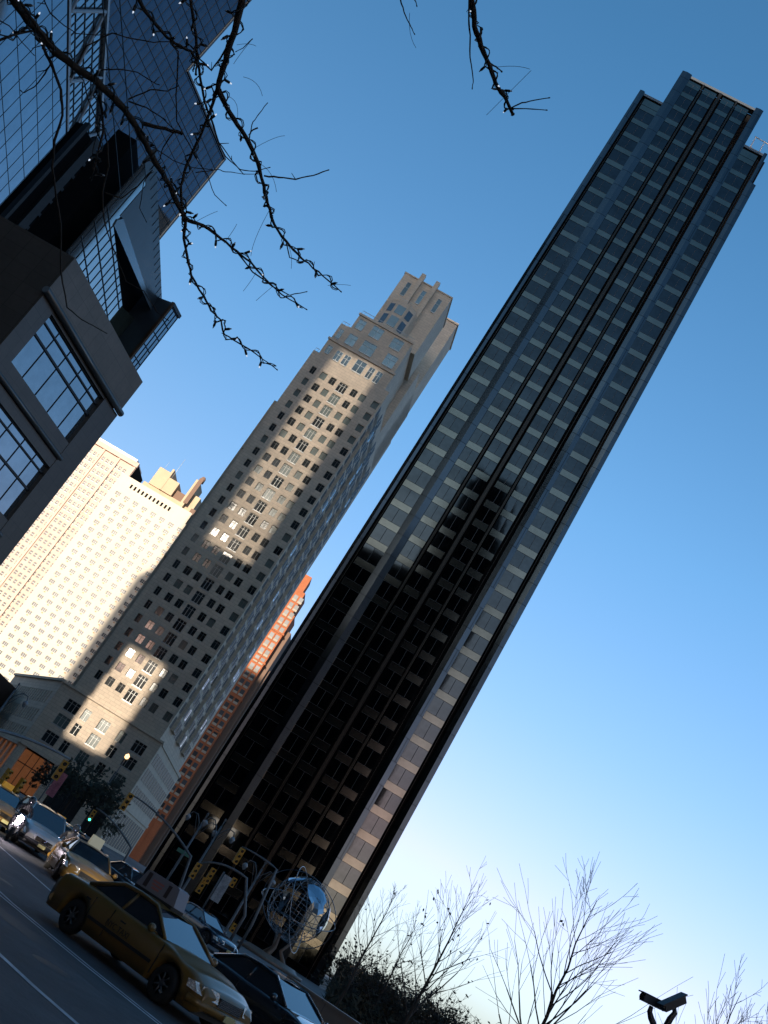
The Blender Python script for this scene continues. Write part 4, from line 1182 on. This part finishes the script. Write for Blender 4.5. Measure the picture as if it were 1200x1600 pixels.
# low plaza wall
m = thing('plaza_wall', 'long low stone wall right of the cars at the bottom edge', 'wall', (0, 0, 0))
b = MB(); pa, pb = Vector((9.2, 62)), Vector((13.5, 53)); d = (pb - pa).normalized(); nrm = Vector((-d.y, d.x)) * .35
for za, zb2, k in ((-.02, .8, 1), (.8, .92, 1.25)):
    q = [pa - nrm * k, pb - nrm * k, pb + nrm * k, pa + nrm * k]; b.prism([tuple(v) for v in q], za, zb2)
b.build('wall', granite_top, m)

# security cameras on a pole, close
cp = at_dist(1040, 1600, 11); cm = thing('camera_pole', 'pair of dark security cameras on one pole at the bottom right', 'security camera', (cp.x, cp.y, -.02))
cam_m = mat('camera_housing', (.035, .045, .06), .4)
b = MB(); b.tube([(0, 0, 0), (0, 0, cp.z - .12)], .06, 10); b.tube([(-.2, 0, cp.z - .12), (.2, 0, cp.z - .12)], .03, 8); b.build('pole', cam_m, cm)
for (ax_, ay_), (bx_, by_), (sx_, sy_) in (((1004, 1557), (1036, 1573), (1017, 1590)), ((1036, 1574), (1068, 1560), (1047, 1592))):
    A = at_dist(ax_, ay_, 10.9) - cm.location; B_ = at_dist(bx_, by_, 11.05) - cm.location; S_ = at_dist(sx_, sy_, 11) - cm.location
    b = MB(); d = (B_ - A); ln = d.length; d.normalize(); upv = Vector((0, 0, 1)); sd_ = d.cross(upv).normalized(); up2 = sd_.cross(d)
    def bx(a0, a1, s0, s1, u0, u1):
        i = len(b.v)
        for uu in (u0, u1):
            for aa, ss_ in ((a0, s0), (a1, s0), (a1, s1), (a0, s1)): b.v.append(tuple(A + d * aa + sd_ * ss_ + up2 * uu))
        for f in ((0, 3, 2, 1), (4, 5, 6, 7), (0, 1, 5, 4), (1, 2, 6, 5), (2, 3, 7, 6), (3, 0, 4, 7)): b.f.append(tuple(i + k for k in f)); b.m.append(0); b.sm.append(False)
    bx(0, ln, -.035, .035, -.035, .03); bx(-.03, ln + .02, -.042, .042, .031, .042)
    ho = b.build('camera_housing', cam_m, cm, recalc=True)
    b = MB(); b.tube([(A + B_) / 2 - up2 * .04, (A + B_) / 2 - up2 * .09, S_, (0, 0, cp.z - .12)], [.02, .025, .03, .03], 8); b.build('bracket', cam_m, cm)
    b = MB(); b.tube([A - d * .005, A - d * .012], .032, 12); b.build('lens', car_glass, ho)


# ================================================================== TREES
def grow(b, lb, p, d, L, r, depth, rng, spread, up, leafp, sides=5, maxd=5, leafsize=.12, twig_r=.006):
    n = 3 if depth < 3 else 2; pts = [p.copy()]; rad = [r]; dd = d.copy(); q = p.copy()
    for k in range(n):
        dd = (dd + Vector((rng.uniform(-1, 1), rng.uniform(-1, 1), rng.uniform(-1, 1))) * .13 + Vector((0, 0, up))).normalized()
        q = q + dd * (L / n); pts.append(q.copy()); rad.append(max(twig_r, r * (1 - .42 * (k + 1) / n)))
    b.tube(pts, rad, sides if depth < 2 else 3, m=0 if depth < 2 else 1, cap=False)
    if depth >= maxd - 1 and rng.random() < leafp:
        for _ in range(2):
            c = pts[rng.randrange(1, len(pts))] + Vector((rng.uniform(-1, 1), rng.uniform(-1, 1), rng.uniform(-1, 1))) * .15
            a = Vector((rng.uniform(-1, 1), rng.uniform(-1, 1), rng.uniform(-1, 1))).normalized(); e_ = a.orthogonal().normalized()
            lb.quad([c + a * leafsize, c + e_ * leafsize * .6, c - a * leafsize, c - e_ * leafsize * .6], 0)
    if depth >= maxd: return
    nb = rng.choice((3, 4)) if depth < 2 else rng.choice((2, 3, 3))
    for k in range(nb):
        t = rng.uniform(.35, 1.0) if k else 1.0
        i = min(int(t * n), n - 1); fr = t * n - i; s = pts[i].lerp(pts[i + 1], fr)
        ang = rng.uniform(.5, 1.0) * spread if k else rng.uniform(.05, .3) * spread
        ax = dd.orthogonal().normalized(); ax.rotate(Matrix.Rotation(rng.uniform(0, 2 * pi), 3, dd))
        nd = dd.copy(); nd.rotate(Matrix.Rotation(ang, 3, ax))
        grow(b, lb, s, nd, L * rng.uniform(.58, .8), max(twig_r, rad[i + 1] * rng.uniform(.5, .72)), depth + 1, rng, spread, up, leafp, sides, maxd, leafsize, twig_r)


def excurrent(name, label, loc, h, seed, spread_w, leafp=0.0, lean=(0, 0), group=None, dens=26, clear=.18, asc=.95):
    """tree with one leading stem and long ascending side branches"""
    h *= .82; spread_w *= .92; rng = random.Random(seed); root = thing(name, label, 'tree', loc, rng.uniform(0, 6), group)
    tb = MB(); pts = []; rad = []; n = 10
    for k in range(n + 1):
        t = k / n; pts.append(Vector((lean[0] * t + rng.uniform(-.06, .06) * (k > 0), lean[1] * t + rng.uniform(-.06, .06) * (k > 0), h * t))); rad.append(lerp(h * .014, .01, t ** .8))
    tb.tube(pts, rad, 8); tb.build('trunk', bark, root)
    cb = MB(); lb2 = MB()
    dens = int(dens * .8)
    for k in range(dens):
        t = lerp(clear, .95, (k + rng.random()) / dens); i = min(int(t * n), n - 1); s = pts[i].lerp(pts[i + 1], t * n - i)
        a = k * 2.4 + rng.uniform(-.5, .5); el_ = asc * rng.uniform(.75, 1.15)
        d = Vector((cos(a) * cos(el_), sin(a) * cos(el_), sin(el_)))
        L = spread_w * (1 - .72 * (t - clear) / (1 - clear)) * rng.uniform(.75, 1.15) * .62
        grow(cb, lb2, s, d, L, max(.012, rad[i] * .5), 2, rng, .62, .05, leafp * (.8 if t < .45 else .05), 4, 4, .11, .0075)
    cb.build('crown', [bark, twig_m], root)
    if lb2.f: lb2.build('dead_leaves', leaf_m, root)
    return root


def P2(az, d): p = polar(az, d); return (p.x, p.y, .08)


excurrent('bare_tree', 'bare young tree right beside the base of the black tower', P2(10.9, 76), 10.6, 3, 4.2, .1, dens=24)
excurrent('bare_tree', 'slim bare tree second to the right of the black tower', P2(12.5, 82), 9.9, 5, 4.2, .25, dens=22)
excurrent('bare_tree', 'bare tree with clumps of dead leaves, third from the black tower', P2(14.2, 60), 11.3, 8, 5.2, .5, lean=(.3, 0), dens=26)
excurrent('bare_tree', 'large bare spreading tree left of the security cameras', P2(20.1, 48), 12.2, 11, 6.6, .02, lean=(.3, 0), dens=34, clear=.2, asc=.85)
excurrent('bare_tree', 'bare tree at the bottom right corner beyond the security cameras', P2(27.4, 46), 11.2, 14, 5.0, .02, dens=24)
excurrent('bare_tree', 'bare tree cut by the right picture edge', P2(29.2, 44), 10.8, 17, 4.6, .02, dens=22)
excurrent('bare_tree', 'thin bare sapling rising just behind the security cameras', P2(25.4, 52), 8.6, 21, 2.6, .02, dens=16)
# park trees behind: three kinds copied
def bushy(seed, h, w_):
    rng = random.Random(seed); root = thing('park_tree', 'dense dark bare park tree in the thicket along the bottom', 'tree', (0, 0, 0), 0, 'park trees along the horizon')
    tb = MB(); tb.tube([(0, 0, 0), (.1, 0, h * .25), (0, .1, h * .5)], [.22, .18, .1], 7); tb.build('trunk', bark, root)
    cb = MB(); lb2 = MB()
    for k in range(13):
        a = k * 2.4; el_ = rng.uniform(.3, 1.3); d = Vector((cos(a) * cos(el_), sin(a) * cos(el_), sin(el_)))
        grow(cb, lb2, Vector((0, 0, h * rng.uniform(.12, .5))), d, h * .3, .07, 1, rng, .75, .02, .5, 4, 4, .22, .018)
    cb.build('crown', [bark, twig_m], root); lb2.build('dead_leaves', leaf_m, root)
    return root
bush = [bushy(31 + i, 7.5 + i * .6, 3) for i in range(3)]
rng = random.Random(99); idx = 0
spots = []
for k in range(46):
    az = rng.uniform(10.6, 27); d = rng.uniform(88, 150) if az < 23 else rng.uniform(120, 160)
    spots.append((az, d, rng.uniform(.8, 1.15) * (1 if az < 20 else .72)))
for k, az in enumerate((11.2, 12.2, 13.3, 14.4, 15.3, 16.2, 17.2, 18.1, 19.0, 20.0, 21, 22)): spots.append((az, 84, .95 if az < 18 else .72))
for az, d, s in spots:
    s *= .6
    src = bush[idx % 3]
    o = src if idx < 3 else copy_tree(src)
    p = polar(az, d); o.location = (p.x, p.y, .08); o.rotation_euler = (0, 0, rng.uniform(0, 6)); o.scale = (s * 1.15, s * 1.15, s); idx += 1
# dark street trees at the foot of the limestone tower
for lb_, az, d, h, sd_ in (('dark leafy street tree before the limestone tower base, left one', -5.6, 130, 7.6, 61), ('dark leafy street tree before the limestone tower base, right one', -4.2, 125, 7.2, 62), ('dark street tree under the signal arm before the shop fronts', -6.6, 140, 6.4, 63)):
    rng2 = random.Random(sd_); root = thing('street_tree', lb_, 'tree', P2(az, d))
    tb = MB(); tb.tube([(0, 0, 0), (.1, 0, h * .4), (0, 0, h * .8)], [.16, .12, .05], 7); tb.build('trunk', bark, root)
    cb = MB(); lf = MB()
    for k in range(14):
        a = k * 2.4; el_ = rng2.uniform(.2, 1.3); dv = Vector((cos(a) * cos(el_), sin(a) * cos(el_), sin(el_)))
        grow(cb, lf, Vector((0, 0, h * rng2.uniform(.3, .6))), dv, h * .22, .04, 1, rng2, .8, .0, .9, 4, 4, .24, .015)
    cb.build('crown', [bark, twig_m], root); lf.build('leaves', evergreen_m, root)
# undergrowth that nobody could count
b = MB(); rng = random.Random(5)
for k in range(15000):
    az = rng.uniform(10.3, 26); d = rng.uniform(80, 125); hmax = (2.3 - .10 * max(0, az - 15)) * (.75 + .25 * sin(az * 3.1) * sin(az * 7.7 + d * .1))
    p = polar(az, d, rng.uniform(0.05, 1) ** 1.3 * hmax); a = Vector((rng.gauss(0, .6), rng.gauss(0, .6), rng.uniform(.1, 1))).normalized() * rng.uniform(.3, .9)
    e_ = a.orthogonal().normalized() * rng.uniform(.05, .16); b.quad([p - e_, p + e_, p + a])
tag(b.build('undergrowth', leaf_m), 'tangled brown undergrowth filling the park edge along the bottom', 'undergrowth', kind='stuff')

# ================================================================== OVERHEAD BRANCHES WITH FAIRY LIGHTS
BR = []   # (points px, distance, start width px, end width px, wrap?)
def br(pts, d0, d1, w0, w1, wrap=0): BR.append((pts, d0, d1, w0, w1, wrap))
TA = []
br([(-60, -90), (5, -25), (35, 20), (60, 50), (85, 80), (118, 104), (150, 127), (178, 152), (200, 178), (218, 205), (232, 235), (248, 262), (265, 290), (278, 318), (290, 343)], 4.6, 5.0, 14, 8, 1)
br([(290, 343), (287, 372), (292, 400), (299, 430), (318, 463), (330, 485), (345, 500), (350, 522), (372, 535), (400, 553), (432, 577)], 5.0, 5.1, 5, 1.5, 1)
br([(290, 343), (318, 352), (345, 372), (370, 393), (392, 410), (410, 432), (440, 460), (478, 483)], 5.0, 5.2, 5.5, 1.5, 1)
br([(370, 393), (395, 425), (425, 447), (452, 461), (478, 456)], 5.1, 5.2, 2.5, 1.2)
br([(392, -40), (375, 10), (366, 50), (355, 85), (345, 120), (340, 140), (352, 165), (372, 195), (388, 222), (403, 255), (412, 290), (418, 318), (428, 350), (447, 378), (465, 398), (482, 412), (505, 432), (532, 455)], 4.8, 5.1, 11, 1.6, 1)
br([(412, 275), (435, 277), (462, 280), (490, 274), (512, 266)], 5.0, 5.1, 2.6, 1.5)
br([(340, 140), (330, 170), (322, 190), (312, 215), (300, 240), (290, 262), (283, 290), (284, 320), (288, 340)], 4.9, 5.0, 5, 4, 1)
br([(204, -20), (225, 15), (245, 40), (262, 58), (280, 72), (298, 80), (308, 95), (306, 115)], 4.9, 4.9, 6, 3, 1)
br([(295, -20), (300, 20), (306, 55), (308, 85), (312, 120), (318, 150), (325, 175)], 4.9, 4.95, 5, 3, 1)
br([(365, 50), (345, 90), (330, 110), (312, 92), (305, 75)], 4.9, 4.9, 3, 2)
br([(340, 130), (332, 155), (330, 185), (338, 215), (352, 245), (375, 265), (398, 268), (420, 262)], 5, 5, 2.5, 1.2)
br([(330, 185), (342, 222), (362, 250), (380, 272), (404, 272)], 5.1, 5.1, 2, 1)
br([(150, 127), (156, 150), (160, 180), (162, 205), (152, 240), (148, 260), (143, 280)], 4.85, 4.9, 5, 1.5, 1)
br([(162, 200), (168, 225), (170, 260), (160, 300), (162, 340), (172, 375), (185, 410), (197, 440), (225, 455), (245, 487), (262, 500)], 4.9, 5.0, 2.6, 1.2)
br([(162, 300), (190, 310), (215, 290), (238, 265), (225, 285), (218, 325), (228, 345)], 5, 5, 2.2, 1)
br([(62, 50), (70, 80), (80, 100), (95, 140), (98, 180), (85, 220), (82, 262), (88, 310), (95, 350), (95, 425), (105, 480), (128, 500), (145, 508), (165, 520)], 4.7, 4.9, 5, 1.2)
br([(85, 80), (60, 45), (40, 15), (20, -15)], 4.6, 4.6, 5, 3, 1)
br([(-20, 70), (20, 55), (50, 48), (75, 60)], 4.6, 4.7, 3.5, 3, 1)
br([(80, 98), (70, 115), (55, 135), (38, 145), (34, 143)], 4.8, 4.8, 2.6, 1.3)
br([(118, 104), (135, 72), (175, 52), (205, 60), (240, 66), (265, 65)], 4.9, 4.9, 2.5, 1.5)
br([(265, 65), (278, 80), (277, 110), (275, 150), (276, 190), (290, 215), (305, 245), (325, 275), (335, 305), (352, 320)], 4.95, 5, 2.6, 1.2)
br([(200, 155), (235, 140), (262, 142), (277, 135)], 5, 5, 2.2, 1.5)
br([(200, 158), (228, 168), (255, 185), (275, 205)], 5, 5, 2.4, 1.5)
br([(222, 193), (245, 199), (265, 203), (283, 208)], 4.95, 4.95, 6, 5)
br([(270, 208), (255, 230), (250, 248), (238, 262)], 4.95, 4.95, 2.4, 1.2)
br([(150, 110), (185, 108), (215, 113), (238, 128), (247, 132)], 5, 5, 2, 1.2)
br([(115, 108), (130, 125), (138, 155), (150, 185), (152, 210), (145, 235), (145, 262)], 4.9, 4.9, 2, 1.2)
br([(60, -20), (78, 20), (100, 40), (120, 52), (150, 55), (180, 52)], 5.1, 5.1, 2, 1.2)
br([(-30, 20), (15, 40), (30, 60), (45, 78), (52, 85)], 5.0, 5.0, 1.8, 1)
br([(395, 60), (380, 75), (370, 80)], 5, 5, 1.5, 1)
br([(403, 200), (392, 205), (388, 222)], 5, 5, 2.2, 2)
br([(418, 160), (405, 178), (395, 190), (392, 205)], 5, 5, 1.2, 1.8)
br([(447, 378), (452, 402), (470, 410)], 5, 5, 2, 1.5)
br([(305, 270), (340, 265), (352, 268), (380, 272)], 5, 5, 1.5, 1)
br([(242, 232), (270, 250), (300, 262), (330, 265)], 5, 5, 1.5, 1.2)
# top centre bough
br([(735, -40), (737, 5), (742, 40), (752, 72), (764, 102), (775, 130), (788, 152), (801, 178)], 5.2, 5.3, 9, 4.5, 1)
br([(733, -20), (732, 30), (735, 55), (734, 90), (740, 125), (738, 137)], 5.2, 5.2, 3, 1.3)
br([(799, 168), (815, 161), (835, 157), (857, 153)], 5.3, 5.3, 2.5, 1.5)
br([(799, 169), (822, 170), (853, 172)], 5.3, 5.3, 2.2, 1.4)
br([(765, 98), (775, 105), (783, 111)], 5.3, 5.3, 3, 2)
br([(622, -20), (627, 5), (634, 25), (642, 42), (647, 52)], 5.2, 5.2, 2.6, 1.2)
br([(640, -20), (648, 0), (651, 8)], 5.2, 5.2, 2, 1.3)

# the tree itself stands out of the picture to the left
ntp = Vector((-4.6, 1.6, 0))
nt_ = thing('overhanging_tree', 'bare boughs hanging into the sky from the upper left, wound with fairy lights', 'tree', ntp)
b = MB(); top = Vector((-4.3, 2.2, 3.8)) - ntp
b.tube([(0, 0, -.02), (.05, .1, 1.5), (.1, .3, 2.8), tuple(top)], [.2, .17, .15, .11], 10)
b.build('trunk', bark, nt_)
b = MB()
first_l = [at_dist(-60, -90, 4.6), at_dist(392, -40, 4.8), at_dist(204, -20, 4.9), at_dist(295, -20, 4.9), at_dist(735, -40, 5.2), at_dist(622, -20, 5.2), at_dist(-20, 70, 4.6), at_dist(60, -20, 5.1), at_dist(20, -15, 4.6), at_dist(-30, 20, 5.0), at_dist(640, -20, 5.2)]
hub = Vector((-3.9, 2.9, 4.9)) - ntp
b.tube([tuple(top), tuple(hub)], [.11, .08], 8)
for i, q in enumerate(first_l):
    q = q - ntp; mid = hub.lerp(q, .5) + Vector((0, -.15, .35))
    b.tube(arc(hub, q, mid, 6), [.035 if i in (0, 1, 4) else .012] * 7, 6)
paths = []
rngb = random.Random(4)
for pts, d0, d1, w0, w1, wrap in BR:
    P3 = []; n = len(pts); rad = []
    for k in range(n - 1):
        for s in range(3):
            t = s / 3; q = (lerp(pts[k][0], pts[k + 1][0], t), lerp(pts[k][1], pts[k + 1][1], t)); u = (k + t) / (n - 1)
            j = .6 if w0 < 6 else 1.2
            P3.append(at_dist(q[0] + rngb.uniform(-j, j), q[1] + rngb.uniform(-j, j), lerp(d0, d1, u)) - ntp)
            rad.append(lerp(w0, w1, u) / 2 / FPX * lerp(d0, d1, u) * rngb.uniform(.88, 1.15))
    P3.append(at_dist(*pts[-1], d1) - ntp); rad.append(w1 / 2 / FPX * d1)
    b.tube(P3, rad, 6)
    b.tube([P3[-1], P3[-1] + (P3[-1] - P3[-2]).normalized() * .008], [rad[-1] * 1.6, rad[-1]], 5)
    # short side spurs
    for k in range(2, len(P3) - 1, 4):
        if rngb.random() < .18:
            d = Vector((rngb.uniform(-1, 1), rngb.uniform(-.4, .4), rngb.uniform(-1, 1))).normalized() * rngb.uniform(.015, .05)
            b.tube([P3[k], P3[k] + d], [.0022, .0013], 4)
    if wrap: paths.append((P3, rad))
b.build('boughs', [bark], nt_)
# hair-thin twigs
b = MB()
for x0, y0, x1, y1, bend in ((400, 230, 445, 212, 9), (365, 100, 395, 60, -8), (405, 255, 432, 300, 10), (420, 330, 392, 400, -12), (430, 445, 400, 470, 8), (355, 150, 370, 190, 14), (640, 20, 650, 75, -8), (775, 105, 828, 108, 6), (760, 180, 830, 110, 5), (770, 100, 775, 140, -6), (380, 120, 410, 150, 10), (447, 378, 455, 420, 7), (400, 425, 380, 455, 8), (370, 70, 400, 72, 5), (512, 446, 548, 446, 3), (300, 350, 340, 330, 5), (350, 380, 370, 350, 6)):
    A, B_ = at_dist(x0, y0, 5.0) - ntp, at_dist(x1, y1, 5.05) - ntp; m3 = at_dist((x0 + x1) / 2 + bend, (y0 + y1) / 2 - bend, 5.02) - ntp
    b.tube(arc(A, B_, m3 * 1.0, 6), .0011, 3)
b.build('fine_twigs', twig_m, nt_)
ls = thing('fairy_lights', 'string of tiny white fairy lights wound round the overhanging boughs', 'string lights', ntp)
wire_m = mat('green_black_wire', (.008, .011, .010), .5)
bulb_m = mat('lit_bulb', (.8, .85, .9), .2, emit=(.75, .85, 1.0), estr=.4)
dead_m = mat('unlit_bulb', (.5, .55, .6), .1, spec=.9)
wb = MB(); bulbs = []
for P3, rad in paths:
    q = []; L = 0
    for k in range(len(P3) - 1):
        for s in range(3):
            t = s / 3; c = P3[k].lerp(P3[k + 1], t); r_ = lerp(rad[k], rad[k + 1], t) + .006 + .009 * abs(sin(L * 23)); a = L * 62
            L += (P3[k + 1] - P3[k]).length / 3
            d = (P3[k + 1] - P3[k]).normalized(); u_ = d.orthogonal().normalized(); v_ = d.cross(u_)
            q.append(c + (u_ * cos(a) + v_ * sin(a)) * r_)
    wb = MB(); wb.tube(q, .0028, 4)
    q2 = [v + Vector((.006 * sin(i * 1.3), 0, .008 * cos(i * .9))) for i, v in enumerate(q)]
    wb.build('wire', wire_m, ls); wb = MB(); wb.tube(q2, .0022, 4); wb.build('wire', wire_m, ls)
    step = max(2, int(len(q) * .085 / max(L, .05)))
    for i in range(step // 2, len(q) - 1, step): bulbs.append((q[i], (q[i] - P3[min(len(P3) - 1, i // 3)]).normalized()))
random.Random(3).shuffle(bulbs)
bulbs = bulbs[:96]
bp = None
for i, (p, d) in enumerate(bulbs):
    dv = (d + Vector((random.uniform(-.7, .7), random.uniform(-.5, .5), random.uniform(-.7, .7)))).normalized()
    if bp is None:
        s_ = MB(); s_.lathe([(0, 0), (.0055, 0), (.0062, .022), (.004, .027)], (0, 0, 0), n=8)
        bp = s_.build('socket', wire_m, ls, p)
        s_ = MB(); s_.lathe([(.003, .026), (.0034, .029), (.0025, .034), (0, .037)], (0, 0, 0), n=8); s_.build('bulb', bulb_m, bp)
        bp.rotation_mode = 'QUATERNION'; bp.rotation_quaternion = dv.to_track_quat('Z', 'Y')
        s_ = MB(); s_.lathe([(.003, .026), (.0034, .029), (.0025, .034), (0, .037)], (0, 0, 0), n=8)
        dm = bpy.data.meshes.new('bulb'); dm.from_pydata(s_.v, [], s_.f); dm.materials.append(dead_m)
    else:
        c = copy_child(bp, ls, p); c.rotation_quaternion = dv.to_track_quat('Z', 'Y')
        k = copy_child(bp.children[0], c, (0, 0, 0))
        if i % 5 > 1: k.data = dm
